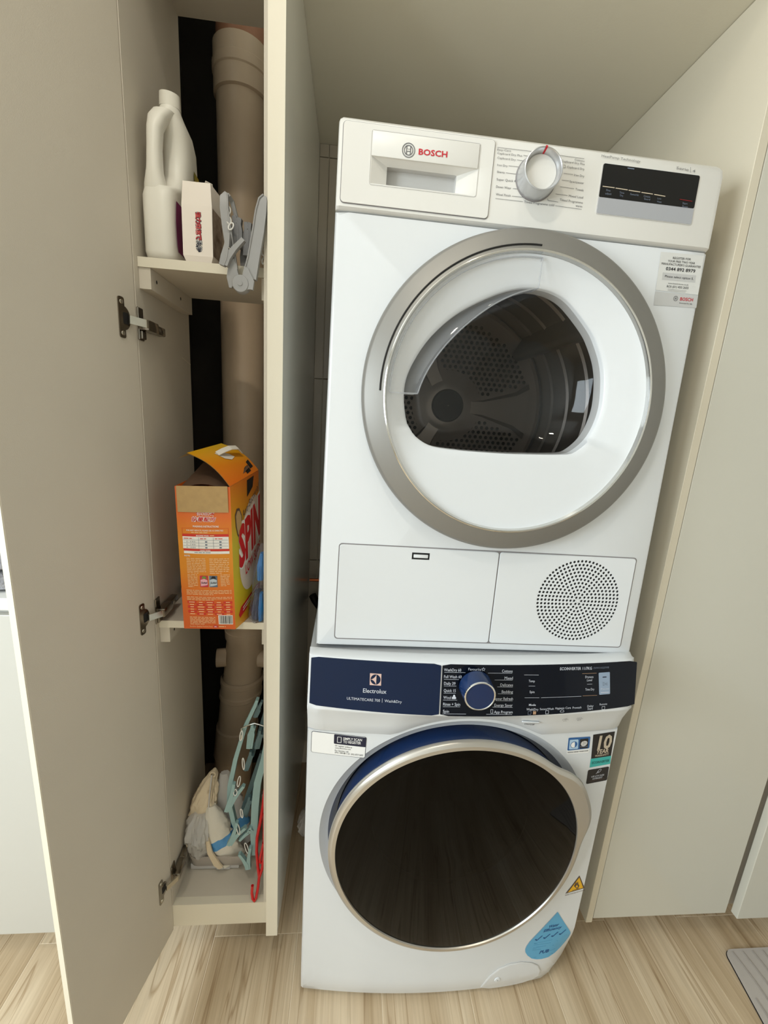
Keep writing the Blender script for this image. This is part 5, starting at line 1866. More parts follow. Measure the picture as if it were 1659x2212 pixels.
peg(gh, (-0.1480, 0.0700, 1.5300), (-0.1520, 0.0700, 1.5490), (-0.1435, 0.0700, 1.5470), (-0.1470, 0.0700, 1.5050), 0.0120, 0.010, 'grey_plastic_dark')
peg(gh, (-0.1330, 0.0760, 1.5250), (-0.1355, 0.0760, 1.5440), (-0.1290, 0.0760, 1.5440), (-0.1340, 0.0760, 1.4960), 0.0100, 0.010, 'grey_plastic_dark')
peg(gh, (-0.1405, 0.0860, 1.4970), (-0.1440, 0.0860, 1.5180), (-0.1350, 0.0860, 1.5180), (-0.1405, 0.0860, 1.4815), 0.0100, 0.010, 'grey_plastic_dark')
for c, w, h, r_ in (((-0.1575, 0.0560, 1.5385), 0.0035, 0.0062, 0.4), ((-0.1530, 0.0520, 1.5285), 0.0032, 0.0058, -0.3), ((-0.1590, 0.0620, 1.5540), 0.0028, 0.0060, 0.1), ((-0.1080, 0.0640, 1.5150), 0.0020, 0.0065, 0.05), ((-0.1070, 0.0640, 1.5010), 0.0020, 0.0065, 0.2), ((-0.1066, 0.0640, 1.4880), 0.0018, 0.0052, 0.0)):
    link(gh, c, w, h, r_)

# ================================================================== THINGS ON THE MIDDLE SHELF
ob = thing('detergent_carton', 'orange washing powder carton with its lid torn open, on the middle shelf', 'box', (-0.20, 0.09, Z2))
TL, TR, BL, BR = Vector((-0.2503, 0.040, 1.1198)), Vector((-0.1580, 0.040, 1.1230)), Vector((-0.2450, 0.040, Z2 + 0.0004)), Vector((-0.1523, 0.040, Z2 + 0.0008))
DV = Vector((0.0255, 0.098, 0.0))
DVT = Vector((0.0275, 0.098, 0.018))
fm, sm_ = MB(), MB()


def BFp(u, v, lift=0.0):
    p = TL * (1 - u) * (1 - v) + TR * u * (1 - v) + BR * u * v + BL * (1 - u) * v
    return (p.x, p.y - lift - 0.004 * math.sin(PI * v) * math.sin(PI * u), p.z)


def BSp(u, v, lift=0.0):
    p = (TR + DVT * u) * (1 - v) + (BR + DV * u) * v
    return (p.x + lift + 0.003 * math.sin(PI * v) * math.sin(PI * u), p.y, p.z)


def grid(mb, fn, nu, nv, mi=0):
    vs = [fn(i / nu, j / nv) for j in range(nv + 1) for i in range(nu + 1)]
    fs = [(j * (nu + 1) + i, j * (nu + 1) + i + 1, (j + 1) * (nu + 1) + i + 1, (j + 1) * (nu + 1) + i) for j in range(nv) for i in range(nu)]
    mb.add(vs, fs, mi)


grid(fm, BFp, 6, 10, 0)
grid(fm, BSp, 6, 10, 1)
fm.add([tuple(TL), tuple(TL + DVT * 0.95), tuple(BL + DV), tuple(BL)], [(0, 1, 2, 3)], 0)
fm.add([tuple(TL + DVT * 0.95), tuple(TR + DVT), tuple(BR + DV), tuple(BL + DV)], [(0, 1, 2, 3)], 0)
fm.add([tuple(BL), tuple(BR), tuple(BR + DV), tuple(BL + DV)], [(0, 1, 2, 3)], 2)
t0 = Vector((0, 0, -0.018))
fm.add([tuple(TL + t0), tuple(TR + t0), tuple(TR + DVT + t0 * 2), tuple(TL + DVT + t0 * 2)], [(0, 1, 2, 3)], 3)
part('carton_body', fm, ['carton_orange', 'carton_side', 'kraft', 'drum_dark'], ob, smooth=30)
ff = MB()
grid(ff, lambda u, v: BFp(0.035 + 0.925 * u, -0.004 + 0.172 * v, 0.0026 - 0.001 * v), 4, 3)
grid(ff, lambda u, v: BFp(0.035 + 0.925 * u, -0.004 + 0.172 * v, 0.0018 - 0.001 * v), 4, 3)
part('front_flap', ff, 'kraft', ob, smooth=0, label='bare cardboard flap folded down over the front')
inf = MB()
grid(inf, lambda u, v: tuple(TL + (TR - TL) * (0.02 + 0.92 * u) + DVT * (0.03 + 0.75 * v) + Vector((0, 0, 0.003 + 0.016 * v * (1 - 0.35 * u) - 0.012 * (2 * u - 1) ** 2 * (1 - v)))), 8, 4)
part('inner_flap', inf, 'kraft_dark', ob, smooth=40)
H0, H1, F1, F0 = TR + Vector((0, 0, 0.0006)), TR + DVT + Vector((0, 0, 0.0006)), Vector((-0.2064, 0.160, 1.187)), Vector((-0.2350, 0.060, 1.1756))
ld = MB()


def LD(u, v, off=0.0):
    p = (H0 * (1 - u) + F0 * u) * (1 - v) + (H1 * (1 - u) + F1 * u) * v
    n = Vector((-0.55, -0.05, -0.83))
    return tuple(p + Vector((0.10, 0, 0.16)) * (0.05 * math.sin(PI * min(1, u * 1.0)) * 0.9) - n * off)


grid(ld, lambda u, v: LD(u, v), 10, 4, 0)
grid(ld, lambda u, v: LD(u, v, -0.0009), 10, 4, 1)
ld.add([LD(0.99, 0.02), LD(0.99, 0.98), tuple(Vector(LD(0.99, 0.98)) + Vector((-0.016, -0.004, -0.010))), tuple(Vector(LD(0.99, 0.02)) + Vector((-0.016, -0.004, -0.010)))], [(0, 1, 2, 3)], 1)
lid = part('lid', ld, ['carton_lid', 'kraft'], ob, smooth=40, label='torn yellow lid standing up')
tr_ = MB()
for a, b_ in (((0.04, 0.62), (0.20, 0.78)), ((0.10, 0.80), (0.30, 0.92))):
    tr_.add([LD(a[0], a[1], 0.0007), LD(a[0] + 0.02, b_[1], 0.0007), LD(b_[0], b_[1] + 0.02, 0.0007), LD(b_[0] - 0.03, a[1] + 0.03, 0.0007)], [(0, 1, 2, 3)])
tr_.add([BSp(0.55, 0.02, 0.0006), BSp(0.80, 0.015, 0.0006), BSp(0.74, 0.085, 0.0006), BSp(0.52, 0.13, 0.0006)], [(0, 1, 2, 3)])
part('tear', tr_, 'dark_gap', ob, smooth=0, label='torn hole at the lid hinge')
stp = MB()
mu = 0.62
stp.bar([LD(0.70, 0.42, 0.0020), LD(0.66, 0.50, 0.0100), LD(0.62, 0.60, 0.0155), LD(0.56, 0.74, 0.0160), LD(0.50, 0.88, 0.0060)], 0.0120, 0.0016, upv=(0.55, 0.05, 0.83))
stp.add([LD(0.74, 0.40, 0.0012), LD(0.72, 0.56, 0.0012), LD(0.60, 0.66, 0.0012), LD(0.48, 0.70, 0.0012), LD(0.44, 0.56, 0.0012), LD(0.52, 0.44, 0.0012)], [(0, 1, 2, 3, 4, 5)])
part('carry_strap', stp, 'strap_white', lid, smooth=0, label='white plastic carry strap')

# print on the carton front
fp_ = MB()
SF = lambda u, v, lift: BFp(u, -v, lift)


def line(s, u0, u1, v, h, m_, lift=0.0006, bold=0.0, slant=0.0):
    lay(fp_, s, (u0, -v), (u1, -v), h, SF, lift, bold, m_, slant=slant)


def rect(u0, u1, v0, v1, m_, lift=0.0004):
    n = 4
    for i_ in range(n):
        a, b_ = u0 + (u1 - u0) * i_ / n, u0 + (u1 - u0) * (i_ + 1) / n
        fp_.add([BFp(a, v0, lift), BFp(b_, v0, lift), BFp(b_, v1, lift), BFp(a, v1, lift)], [(0, 1, 2, 3)], m_)


def textbars(u0, u1, v0, v1, n, m_, seed, gaps=True):
    rr = random.Random(seed)
    for k in range(n):
        v = v0 + (v1 - v0) * (k + 0.5) / n
        h = (v1 - v0) / n * 0.42
        u = u0
        end = u1 if k < n - 1 else u0 + (u1 - u0) * 0.6
        while u < end - 0.01:
            w_ = min(rr.uniform(0.03, 0.11), end - u)
            fp_.add([BFp(u, v - h / 2, 0.0005), BFp(u + w_, v - h / 2, 0.0005), BFp(u + w_, v + h / 2, 0.0005), BFp(u, v + h / 2, 0.0005)], [(0, 1, 2, 3)], m_)
            u += w_ + 0.014


IR, IB, IO, IP, PP, PR, PG, GP, SLT, BK, WH = range(11)
line('低泡沫', 0.36, 0.70, 0.186, 0.020, WH, 0.0004, 0.05, 0.12)
line('低泡沫', 0.36, 0.70, 0.186, 0.020, IR, 0.0006, 0.0, 0.12)
line('抗菌配方', 0.27, 0.72, 0.2265, 0.0235, WH, 0.0004, 0.07, 0.12)
line('抗菌配方', 0.275, 0.715, 0.2265, 0.0225, IR, 0.0006, 0.02, 0.12)
line('WASHING INSTRUCTIONS', 0.29, 0.77, 0.268, 0.012, WH, bold=0.02)
rect(0.085, 0.945, 0.274, 0.276, IO)
rect(0.085, 0.095, 0.274, 0.318, IO)
rect(0.935, 0.945, 0.274, 0.318, IO)
line('FOR BEST RESULTS, PLEASE USE AS DIRECTED', 0.17, 0.85, 0.294, 0.009, WH, bold=0.01)
textbars(0.26, 0.77, 0.298, 0.310, 1, IP, 3)
rect(0.085, 0.945, 0.314, 0.332, IB)
line('MACHINE WASH', 0.35, 0.58, 0.3285, 0.009, WH, 0.0007, bold=0.02)
textbars(0.60, 0.74, 0.318, 0.329, 1, IP, 5)
rect(0.090, 0.940, 0.332, 0.414, WH)
textbars(0.11, 0.37, 0.339, 0.351, 1, IB, 6)
textbars(0.42, 0.64, 0.339, 0.351, 1, IB, 7)
textbars(0.69, 0.92, 0.339, 0.351, 1, IB, 8)
for v in (0.354, 0.374, 0.394):
    rect(0.10, 0.93, v, v + 0.0014, SLT, 0.0007)
for u in (0.39, 0.66):
    rect(u, u + 0.004, 0.336, 0.412, SLT, 0.0007)
for k in range(3):
    line(('2 - 4 KG', '5 - 7 KG', '8 - 10 KG')[k], 0.16, 0.33, 0.3695 + 0.020 * k, 0.008, SLT, 0.0008)
    rect(0.51, 0.55, 0.362 + 0.020 * k, 0.370 + 0.020 * k, SLT, 0.0007)
    rect(0.77, 0.81, 0.362 + 0.020 * k, 0.370 + 0.020 * k, SLT, 0.0007)
rect(0.095, 0.945, 0.416, 0.430, IB)
line('HAND WASH', 0.41, 0.60, 0.4280, 0.008, WH, 0.0007, bold=0.02)
rect(0.100, 0.945, 0.431, 0.449, WH)
textbars(0.30, 0.80, 0.436, 0.445, 1, SLT, 9)
line('NOTE:', 0.105, 0.215, 0.470, 0.011, WH, bold=0.015)
textbars(0.14, 0.50, 0.478, 0.590, 10, IP, 11)
textbars(0.57, 0.93, 0.478, 0.590, 9, IP, 12)
textbars(0.14, 0.33, 0.592, 0.690, 9, IP, 13)
textbars(0.76, 0.93, 0.592, 0.680, 8, IP, 14)
for u, ca, cb_ in ((0.375, PR, PP), (0.550, SLT, GP)):
    rect(u, u + 0.150, 0.603, 0.684, ca, 0.0006)
    fp_.add([BFp(u + 0.010, 0.632, 0.0008), BFp(u + 0.080, 0.624, 0.0008), BFp(u + 0.142, 0.634, 0.0008), BFp(u + 0.142, 0.668, 0.0008), BFp(u + 0.080, 0.674, 0.0008), BFp(u + 0.012, 0.678, 0.0008)], [(0, 1, 2, 3, 4, 5)], cb_)
    fp_.add([BFp(u + 0.03, 0.622, 0.0008), BFp(u + 0.06, 0.606, 0.0008), BFp(u + 0.11, 0.607, 0.0008), BFp(u + 0.13, 0.624, 0.0008)], [(0, 1, 2, 3)], PG if ca == PR else BK)
    line('Sofsil', u + 0.022, u + 0.130, 0.659, 0.014, BK, 0.0010, bold=0.02, slant=0.1)
rect(0.545, 0.552, 0.603, 0.684, WH, 0.0005)
textbars(0.10, 0.955, 0.705, 0.745, 4, IP, 15)
textbars(0.10, 0.955, 0.755, 0.785, 3, IP, 16)
for r_ in range(6):
    for c_ in range(5):
        u0, v0 = 0.105 + 0.172 * c_, 0.790 + 0.0175 * r_
        rect(u0, u0 + 0.166, v0, v0 + 0.0155, IO if (r_ + c_) % 2 else IB, 0.0004)
        rr = random.Random(r_ * 7 + c_)
        w_ = rr.uniform(0.06, 0.12)
        rect(u0 + 0.083 - w_ / 2, u0 + 0.083 + w_ / 2, v0 + 0.005, v0 + 0.0105, IP, 0.0006)
textbars(0.13, 0.62, 0.905, 0.968, 6, IP, 18)
rect(0.680, 0.955, 0.893, 0.962, WH, 0.0006)
rr = random.Random(4)
u = 0.700
while u < 0.935:
    w_ = rr.choice([0.006, 0.010, 0.016])
    rect(u, u + w_, 0.897, 0.957, BK, 0.0008)
    u += w_ + rr.choice([0.006, 0.009])
line('Another Quality Product from', 0.115, 0.555, 0.985, 0.010, IP)
fp_.add([BFp(0.615 + 0.045 * math.cos(a), 0.980 + 0.011 * math.sin(a), 0.0006) for a in [2 * PI * k / 20 for k in range(20)]], [tuple(range(20))], IR)
line('UIC', 0.590, 0.640, 0.985, 0.009, WH, 0.0009, bold=0.02)
textbars(0.68, 0.90, 0.973, 0.987, 1, IP, 20)
part('carton_print', fp_, ['ink_red', 'ink_band', 'ink_orange', 'ink_pale', 'ink_pinkpack', 'ink_redpack', 'ink_greenpack', 'ink_greypack', 'ink_slate', 'print_black', 'print_white'], ob, smooth=0)
sp_ = MB()
SS = lambda u, v, lift: BSp(u, -v, lift)
el = [(0.62 + 0.44 * math.cos(a), -0.46 + 0.30 * math.sin(a) + 0.10 * math.cos(a)) for a in [2 * PI * k / 40 for k in range(40)]]
sp_.rings([[BSp(min(0.985, 0.62 + (u - 0.62) * t), 0.46 - (v + 0.46) * t, 0.0005) for u, v in el] for t in (1, 0.85, 0.7, 0.55, 0.4, 0.25, 0.1, 0.01)], 0, True, False, True)
for bold, li, m_ in ((0.09, 0.0009, 1), (0.045, 0.0013, 2)):
    lay(sp_, 'SPIN', (0.16, -0.58), (1.12 if False else 1.0, -0.43), 0.26, SS, li, bold, m_, slant=0.05)
    lay(sp_, 'LOW SUDS', (0.36, -0.655), (0.985, -0.555), 0.070, SS, li, bold * 0.5, m_)
cart = [(0.10, -0.20), (0.16, -0.165), (0.24, -0.17), (0.30, -0.22), (0.31, -0.30), (0.28, -0.37), (0.22, -0.385), (0.15, -0.345), (0.11, -0.28)]
sp_.add([SS(u, v, 0.0008) for u, v in cart], [tuple(range(9))], 3)
sp_.add([SS(0.205 + (u - 0.205) * 0.78, -0.27 + (v + 0.27) * 0.84, 0.0010) for u, v in cart], [tuple(range(9))], 4)
lay(sp_, 'Anti-Bacterial', (0.33, -0.255), (0.97, -0.125), 0.050, SS, 0.0008, 0.0, 3)
sp_.add([SS(u, v, 0.0006) for u, v in ((0.16, -0.945), (0.12, -0.915), (0.20, -0.870), (0.80, -0.800), (0.97, -0.800), (0.97, -0.850))], [tuple(range(6))], 2)
for v in (-0.885, -0.905):
    stroke(sp_, [(0.26, v), (0.86, v + 0.075)], 0.007, SS, 0.0009, 1)
part('side_print', sp_, ['ink_ellipse', 'print_white', 'ink_red', 'print_brown', 'kraft'], ob, smooth=0)


def sack(rings_, n=56, fold=0.12, freq=5, seed=0, tw=0.0, caps=True):
    """cloth or plastic sack: stacked soft rings with creases running along it"""
    rs = []
    m = 14
    R_ = []
    L = len(rings_)
    for a in range((L - 1) * 9 + 1):
        t = a / 9
        i_ = min(int(t), L - 2)
        q = t - i_
        q = q * q * (3 - 2 * q)
        R_.append([rings_[i_][k] * (1 - q) + rings_[i_ + 1][k] * q for k in range(5)])
    for j, (x, y, z, rx, ry) in enumerate(R_):
        ring = []
        for k in range(n):
            a = 2 * PI * k / n
            nn = mnoise.noise(Vector((math.cos(a) * freq * 0.5 + seed, math.sin(a) * freq * 0.5, z * 14 + seed)))
            n2 = abs(mnoise.noise(Vector((math.cos(a + tw * j) * freq + seed * 3, math.sin(a + tw * j) * freq, z * 26)))) * 2 - 0.6
            n3 = abs(mnoise.noise(Vector((math.cos(a) * freq * 1.1 + z * 40, math.sin(a) * freq * 1.1 + seed * 7, z * 60)))) * 2 - 0.5
            f = 1 + fold * nn + fold * 0.8 * n2 + fold * 0.45 * n3
            ring.append((x + rx * f * math.cos(a), y + ry * f * math.sin(a), z + 0.3 * rx * fold * nn))
        rs.append(ring)
    return MB().rings(rs, 0, True, caps, caps)


o = part('cloth_bag', sack([(-0.280, 0.185, Z2 + 0.004, 0.012, 0.035), (-0.279, 0.185, Z2 + 0.010, 0.018, 0.045), (-0.280, 0.185, Z2 + 0.030, 0.017, 0.042), (-0.279, 0.190, Z2 + 0.052, 0.008, 0.025)], fold=0.10, seed=2), 'grey_cloth', smooth=60, at=(-0.28, 0.185, Z2))
setp(o, 'grey cloth bundle behind the orange carton on the middle shelf', 'bag')
bb_ = thing('plastic_bag', 'clear plastic bag holding blue things, squeezed right of the orange carton', 'bag', (-0.118, 0.085, Z2))
part('bag_film', sack([(-0.121, 0.082, Z2 + 0.001, 0.012, 0.018), (-0.122, 0.080, Z2 + 0.012, 0.0155, 0.024), (-0.119, 0.082, Z2 + 0.055, 0.0125, 0.022), (-0.117, 0.084, Z2 + 0.105, 0.0105, 0.020), (-0.1145, 0.086, Z2 + 0.140, 0.0075, 0.014), (-0.1130, 0.086, Z2 + 0.155, 0.003, 0.006)], fold=0.12, seed=5), 'film_clear', bb_, smooth=60)
part('blue_sleeve', sack([(-0.1135, 0.074, Z2 + 0.004, 0.004, 0.008), (-0.1125, 0.074, Z2 + 0.03, 0.0055, 0.010), (-0.1120, 0.076, Z2 + 0.06, 0.0030, 0.006)], fold=0.15, seed=6), 'bag_blue', bb_, smooth=60)
part('blue_sleeve', sack([(-0.1150, 0.082, Z2 + 0.085, 0.0060, 0.010), (-0.1140, 0.083, Z2 + 0.115, 0.0072, 0.013), (-0.1125, 0.084, Z2 + 0.138, 0.0035, 0.007)], fold=0.15, seed=8), 'bag_blue', bb_, smooth=60)
part('navy_pouch', sack([(-0.1235, 0.084, Z2 + 0.004, 0.008, 0.012), (-0.1240, 0.083, Z2 + 0.020, 0.010, 0.015), (-0.1200, 0.085, Z2 + 0.060, 0.006, 0.012)], fold=0.12, seed=9), 'bag_navy', bb_, smooth=60)

# ================================================================== THINGS ON THE CUPBOARD FLOOR
o = part('paper_pad', MB().box(-0.292, -0.178, 0.1330, 0.235, Z3 + 0.0004, Z3 + 0.0180, bev=0.002, seg=2).box(-0.232, -0.198, 0.1300, 0.150, Z3 + 0.0004, Z3 + 0.0100, bev=0.002, seg=1), 'white_cloth', smooth=30, at=(-0.23, 0.18, Z3))
setp(o, 'white folded pad lying under the plastic tray', 'pad')
tz = Z3 + 0.0186
ty = MB()
ro = [rrect(-0.297 + k, -0.149 - k, 0.118 + k, 0.262 - k, r_, 6) for k, r_ in ((0.010, 0.018), (0.004, 0.022), (0.0, 0.024), (0.0025, 0.022), (0.007, 0.019), (0.012, 0.016))]
ty.rings([[(x, y, tz + z) for x, y in r_] for r_, z in zip(ro, (0.0, 0.006, 0.036, 0.036, 0.008, 0.003))], 0, True, True, True)
o = part('plastic_tray', ty, 'tray_clear', smooth=40, at=(-0.22, 0.19, tz))
setp(o, 'milky plastic tray on the cupboard floor, holding the bags', 'tray')
zb = tz + 0.004
o = part('plastic_bag', sack([(-0.264, 0.152, zb, 0.022, 0.020), (-0.266, 0.150, zb + 0.012, 0.027, 0.022), (-0.270, 0.140, zb + 0.045, 0.030, 0.028), (-0.271, 0.130, zb + 0.085, 0.029, 0.027), (-0.270, 0.138, zb + 0.115, 0.026, 0.022), (-0.266, 0.146, zb + 0.135, 0.014, 0.014)], fold=0.24, freq=3.4, seed=12), 'bag_clear', smooth=60, at=(-0.265, 0.145, zb))
setp(o, 'translucent white plastic bag at the left front of the tray', 'bag')
cbg = thing('drawstring_bag', 'cream cloth drawstring bag slumped behind the translucent bag in the tray', 'bag', (-0.26, 0.19, zb))
part('bag_body', sack([(-0.264, 0.186, zb + 0.010, 0.020, 0.020), (-0.266, 0.184, zb + 0.080, 0.026, 0.020), (-0.270, 0.166, zb + 0.118, 0.031, 0.028), (-0.266, 0.166, zb + 0.150, 0.030, 0.026), (-0.256, 0.172, zb + 0.185, 0.021, 0.019), (-0.246, 0.176, zb + 0.214, 0.010, 0.010), (-0.244, 0.178, zb + 0.222, 0.004, 0.005)], fold=0.20, freq=4, seed=15), 'cream_cloth', cbg, smooth=60)
part('drawstring', MB().tube([(-0.244 + 0.0062 * math.cos(a), 0.165, zb + 0.220 + 0.0062 * math.sin(a)) for a in [2 * PI * k / 18 for k in range(18)]], 0.0022, 8, closed=True), 'cream_cloth', cbg)
part('drawstring', MB().tube([(-0.270, 0.137, zb + 0.112), (-0.283, 0.128, zb + 0.098), (-0.2945, 0.122, zb + 0.078), (-0.2920, 0.119, zb + 0.066), (-0.280, 0.122, zb + 0.076)], 0.0026, 8), 'cream_cloth', cbg)
part('drawstring', MB().tube([(-0.244, 0.158, zb + 0.225), (-0.247, 0.148, zb + 0.180), (-0.249, 0.138, zb + 0.130), (-0.246, 0.136, zb + 0.10)], 0.0016, 6), 'white_cloth', cbg)


def soft_pack(name, label, pts, w, th, up, mats_, band, seed):
    """flat plastic pack: swept pillow with a printed band"""
    P = [Vector(p) for p in pts]
    L = len(P)
    rs, mi_ = [], []
    U_ = Vector(up)
    n = 36
    for i_ in range(L):
        t = (P[min(i_ + 1, L - 1)] - P[max(0, i_ - 1)]).normalized()
        s = t.cross(U_).normalized()
        u_ = s.cross(t).normalized()
        k = 0.35 + 0.65 * math.sin(PI * (i_ + 0.5) / L) ** 0.5
        ring = []
        for j in range(n):
            a = 2 * PI * j / n
            f = 1 + 0.22 * mnoise.noise(Vector((math.cos(a) * 2 + seed, math.sin(a) * 2, i_ * 0.55))) + 0.20 * abs(mnoise.noise(Vector((math.cos(a) * 4 + seed, math.sin(a) * 4, i_ * 1.3))))
            ring.append(tuple(P[i_] + s * (w[i_] if isinstance(w, list) else w) * f * math.cos(a) + u_ * th * k * f * math.sin(a)))
        rs.append(ring)
    mb = MB().rings(rs, 0, True, True, True)
    for q in range((L - 1) * n):
        if band[0] <= q // n < band[1]:
            mb.m[q] = 1
    return setp(part(name, mb, mats_, smooth=60, at=pts[0]), label, 'pack')


def lerp_pts(a, b, c, n):
    a, b, c = Vector(a), Vector(b), Vector(c)
    return [tuple((1 - t) ** 2 * a + 2 * t * (1 - t) * b + t * t * c) for t in [k / (n - 1) for k in range(n)]]


soft_pack('plastic_pack', 'white plastic pack with a pale blue band, slanting across the middle of the tray', lerp_pts((-0.243, 0.148, zb + 0.150), (-0.232, 0.138, zb + 0.070), (-0.188, 0.134, zb + 0.004), 22), [0.010 + 0.018 * min(1, k / 6) for k in range(22)], 0.013, (0.2, -1, 0.2), ['pack_white', 'pack_blue'], (11, 14), 3)
soft_pack('plastic_pack', 'grey white plastic pack with a blue band, leaning against the teal hanger', lerp_pts((-0.222, 0.186, zb + 0.205), (-0.222, 0.178, zb + 0.100), (-0.180, 0.166, zb + 0.010), 22), [0.010 + 0.024 * min(1, k / 8) for k in range(22)], 0.013, (0.2, -1, 0.2), ['bag_clear', 'pack_blue'], (13, 16), 9)
setp(part('cloth_strip', MB().bar([(-0.247, 0.121, zb + 0.085), (-0.240, 0.119, zb + 0.045), (-0.224, 0.117, zb + 0.012), (-0.215, 0.117, zb + 0.002)], [0.008, 0.012, 0.016, 0.012], 0.004, upv=(0, 1, 0.2)), 'cream_cloth', smooth=40, at=(-0.23, 0.12, zb)), 'narrow beige cloth strip between the translucent bag and the plastic packs', 'cloth')

# teal clip hanger, folded and standing on end
th = thing('clip_hanger', 'folded teal clip hanger full of pegs, standing on the cupboard floor', 'hanger', (-0.14, 0.12, Z3))
yb_ = 0.112


def tw(x, z, y=None):
    return (x + 0.004, yb_ if y is None else y, z + 0.012)


part('frame_bar', MB().bar([tw(-0.132, 0.640), tw(-0.136, 0.627), tw(-0.157, 0.576), tw(-0.179, 0.492), tw(-0.1925, 0.420), tw(-0.1945, 0.375), tw(-0.186, 0.322), tw(-0.176, 0.285)], [0.006, 0.007, 0.008, 0.009, 0.010, 0.010, 0.010, 0.008], 0.012, upv=(0, 1, 0)), 'teal_plastic', th, smooth=30)
part('frame_bar', MB().bar([tw(-0.1105, 0.545, 0.105), tw(-0.1165, 0.497, 0.105), tw(-0.1300, 0.437, 0.105), tw(-0.1350, 0.381, 0.105), tw(-0.1390, 0.295, 0.105), tw(-0.1380, 0.235, 0.105)], [0.010, 0.013, 0.015, 0.016, 0.015, 0.012], 0.014, upv=(0, 1, 0)), 'teal_plastic', th, smooth=30)
for a, b_, w_ in (((-0.128, 0.478), (-0.172, 0.322), 0.010), ((-0.120, 0.590), (-0.150, 0.470), 0.008), ((-0.140, 0.400), (-0.166, 0.300), 0.008), ((-0.118, 0.560), (-0.128, 0.520), 0.010)):
    part('cross_bar', MB().bar([tw(a[0], a[1], 0.142), tw(b_[0], b_[1], 0.142)], w_, 0.010, upv=(0, 1, 0)), 'teal_dark', th, smooth=20)
YP_ = 0.098
for P, A_, B_, N_, w_, m_, y_ in (
        ((-0.1880, 0.3880), (-0.1800, 0.4380), (-0.1590, 0.4320), (-0.1960, 0.3640), 0.0110, 'teal_plastic', YP_),
        ((-0.1840, 0.2880), (-0.1750, 0.3330), (-0.1560, 0.3180), (-0.1930, 0.2700), 0.0105, 'teal_plastic', YP_),
        ((-0.1520, 0.2170), (-0.1700, 0.2480), (-0.1450, 0.2660), (-0.1500, 0.2040), 0.0100, 'teal_plastic', YP_ - 0.004),
        ((-0.1500, 0.3070), (-0.1440, 0.3200), (-0.1700, 0.2820), (-0.1430, 0.3120), 0.0090, 'teal_plastic', YP_),
        ((-0.1470, 0.5480), (-0.1440, 0.5720), (-0.1400, 0.5650), (-0.1510, 0.5120), 0.0110, 'teal_plastic', 0.118),
        ((-0.1320, 0.6080), (-0.1240, 0.6300), (-0.1340, 0.6260), (-0.1380, 0.5920), 0.0085, 'teal_dark', 0.118),
        ((-0.1180, 0.3450), (-0.1220, 0.3900), (-0.1130, 0.3880), (-0.1180, 0.3230), 0.0090, 'teal_plastic', 0.118),
        ((-0.1580, 0.3480), (-0.1520, 0.3800), (-0.1480, 0.3700), (-0.1640, 0.3300), 0.0090, 'teal_dark', 0.120),
        ((-0.1540, 0.4700), (-0.1490, 0.5000), (-0.1450, 0.4900), (-0.1600, 0.4500), 0.0090, 'teal_dark', 0.122),
        ((-0.1310, 0.5300), (-0.1280, 0.5550), (-0.1230, 0.5450), (-0.1350, 0.5080), 0.0090, 'teal_dark', 0.122)):
    f3 = lambda q: tw(q[0], q[1], y_)
    peg(th, f3(P), f3(A_), f3(B_), f3(N_), w_, 0.009, m_, hole=(m_ == 'teal_plastic'))
for x, z, w_, h_, r_ in ((-0.1626, 0.5632, 0.0028, 0.0105, -0.1), (-0.1589, 0.4918, 0.0022, 0.0130, 0.1), (-0.1690, 0.4458, 0.0028, 0.0120, -0.15), (-0.1770, 0.4170, 0.0036, 0.0060, 0.0), (-0.1720, 0.3160, 0.0030, 0.0130, 0.2), (-0.1539, 0.2620, 0.0032, 0.0130, 0.3), (-0.1640, 0.3600, 0.0024, 0.0100, 0.2)):
    link(th, tw(x, z, 0.094), w_, h_, r_)
part('wire_hook', MB().tube([tw(-0.1646, 0.548, 0.100), tw(-0.1640, 0.576, 0.100), tw(-0.1500, 0.584, 0.100), tw(-0.1362, 0.589, 0.100), tw(-0.1240, 0.585, 0.100), tw(-0.1120, 0.580, 0.100)], 0.0013, 6), 'chrome', th)

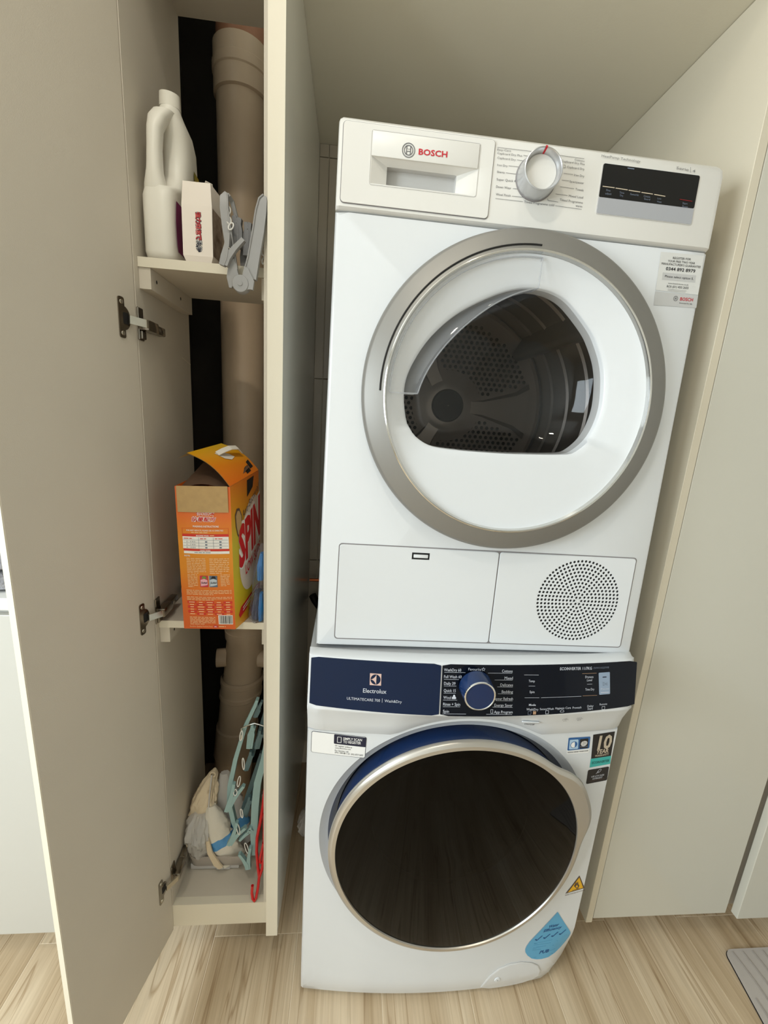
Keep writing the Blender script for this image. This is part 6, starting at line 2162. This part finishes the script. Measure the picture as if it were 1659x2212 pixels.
rh = thing('coat_hanger', 'red plastic coat hanger standing hook down in the right corner of the cupboard floor', 'hanger', (-0.118, 0.07, Z3))
zr = Z3 + 0.0036
part('hook', MB().tube([(-0.1300, 0.062, zr + 0.040), (-0.1310, 0.060, zr + 0.022), (-0.1290, 0.059, zr + 0.006), (-0.1250, 0.058, zr + 0.0), (-0.1215, 0.060, zr + 0.006), (-0.1185, 0.066, zr + 0.028), (-0.1170, 0.072, zr + 0.052)], 0.0032, 10), 'red_plastic', rh, smooth=50)
part('arm', MB().tube([(-0.1170, 0.072, zr + 0.050), (-0.1215, 0.078, zr + 0.075), (-0.1250, 0.082, zr + 0.110), (-0.1240, 0.083, zr + 0.150), (-0.1170, 0.085, zr + 0.190), (-0.1115, 0.088, zr + 0.235), (-0.1090, 0.092, zr + 0.270)], 0.0034, 10), 'red_plastic', rh, smooth=50)
part('arm', MB().tube([(-0.1170, 0.072, zr + 0.050), (-0.1110, 0.076, zr + 0.070), (-0.1085, 0.080, zr + 0.100), (-0.1085, 0.084, zr + 0.150), (-0.1085, 0.088, zr + 0.21)], 0.0034, 10), 'red_plastic', rh, smooth=50)
part('arm', MB().tube([(-0.1085, 0.078, zr + 0.140), (-0.1160, 0.078, zr + 0.098), (-0.1165, 0.078, zr + 0.086), (-0.1120, 0.079, zr + 0.082)], 0.0030, 10), 'red_plastic', rh, smooth=50)

# ================================================================== BEHIND THE MACHINES (dark gap on the left)
o = part('copper_pipe', MB().tube([(-0.066, 0.600, 0.728), (0.30, 0.600, 0.730)], 0.0050, 10), 'copper', smooth=50, at=(0.1, 0.56, 0.728))
setp(o, 'thin copper pipe running level behind the dryer', 'pipe')
o = part('drain_hose', MB().tube([(-0.056, 0.606, 0.672), (-0.048, 0.606, 0.655), (-0.020, 0.606, 0.615), (0.04, 0.606, 0.560), (0.12, 0.606, 0.40)], 0.0125, 12), 'hose_black', smooth=50, at=(0, 0.57, 0.6))
setp(o, 'black drain hose bending down behind the machines', 'hose')
for k, z in enumerate((0.343, 0.297)):
    o = part('water_pipe', MB().tube([(-0.067, 0.610, z), (0.25, 0.610, z + 0.001)], 0.0062, 10), 'pvc_pipe', smooth=50, at=(0.1, 0.6, z))
    setp(o, ('pale water pipe along the back wall, upper of the two', 'pale water pipe along the back wall, lower of the two')[k], 'pipe', 'water pipes behind the washer')
o = part('plastic_bag', sack([(-0.035, 0.370, 0.002, 0.022, 0.03), (-0.036, 0.370, 0.02, 0.028, 0.04), (-0.036, 0.372, 0.05, 0.020, 0.03), (-0.036, 0.372, 0.066, 0.006, 0.01)], fold=0.18, seed=21), 'white_cloth', smooth=60, at=(-0.036, 0.37, 0))
setp(o, 'crumpled pale bag on the floor beside the washer, in the dark gap', 'bag')
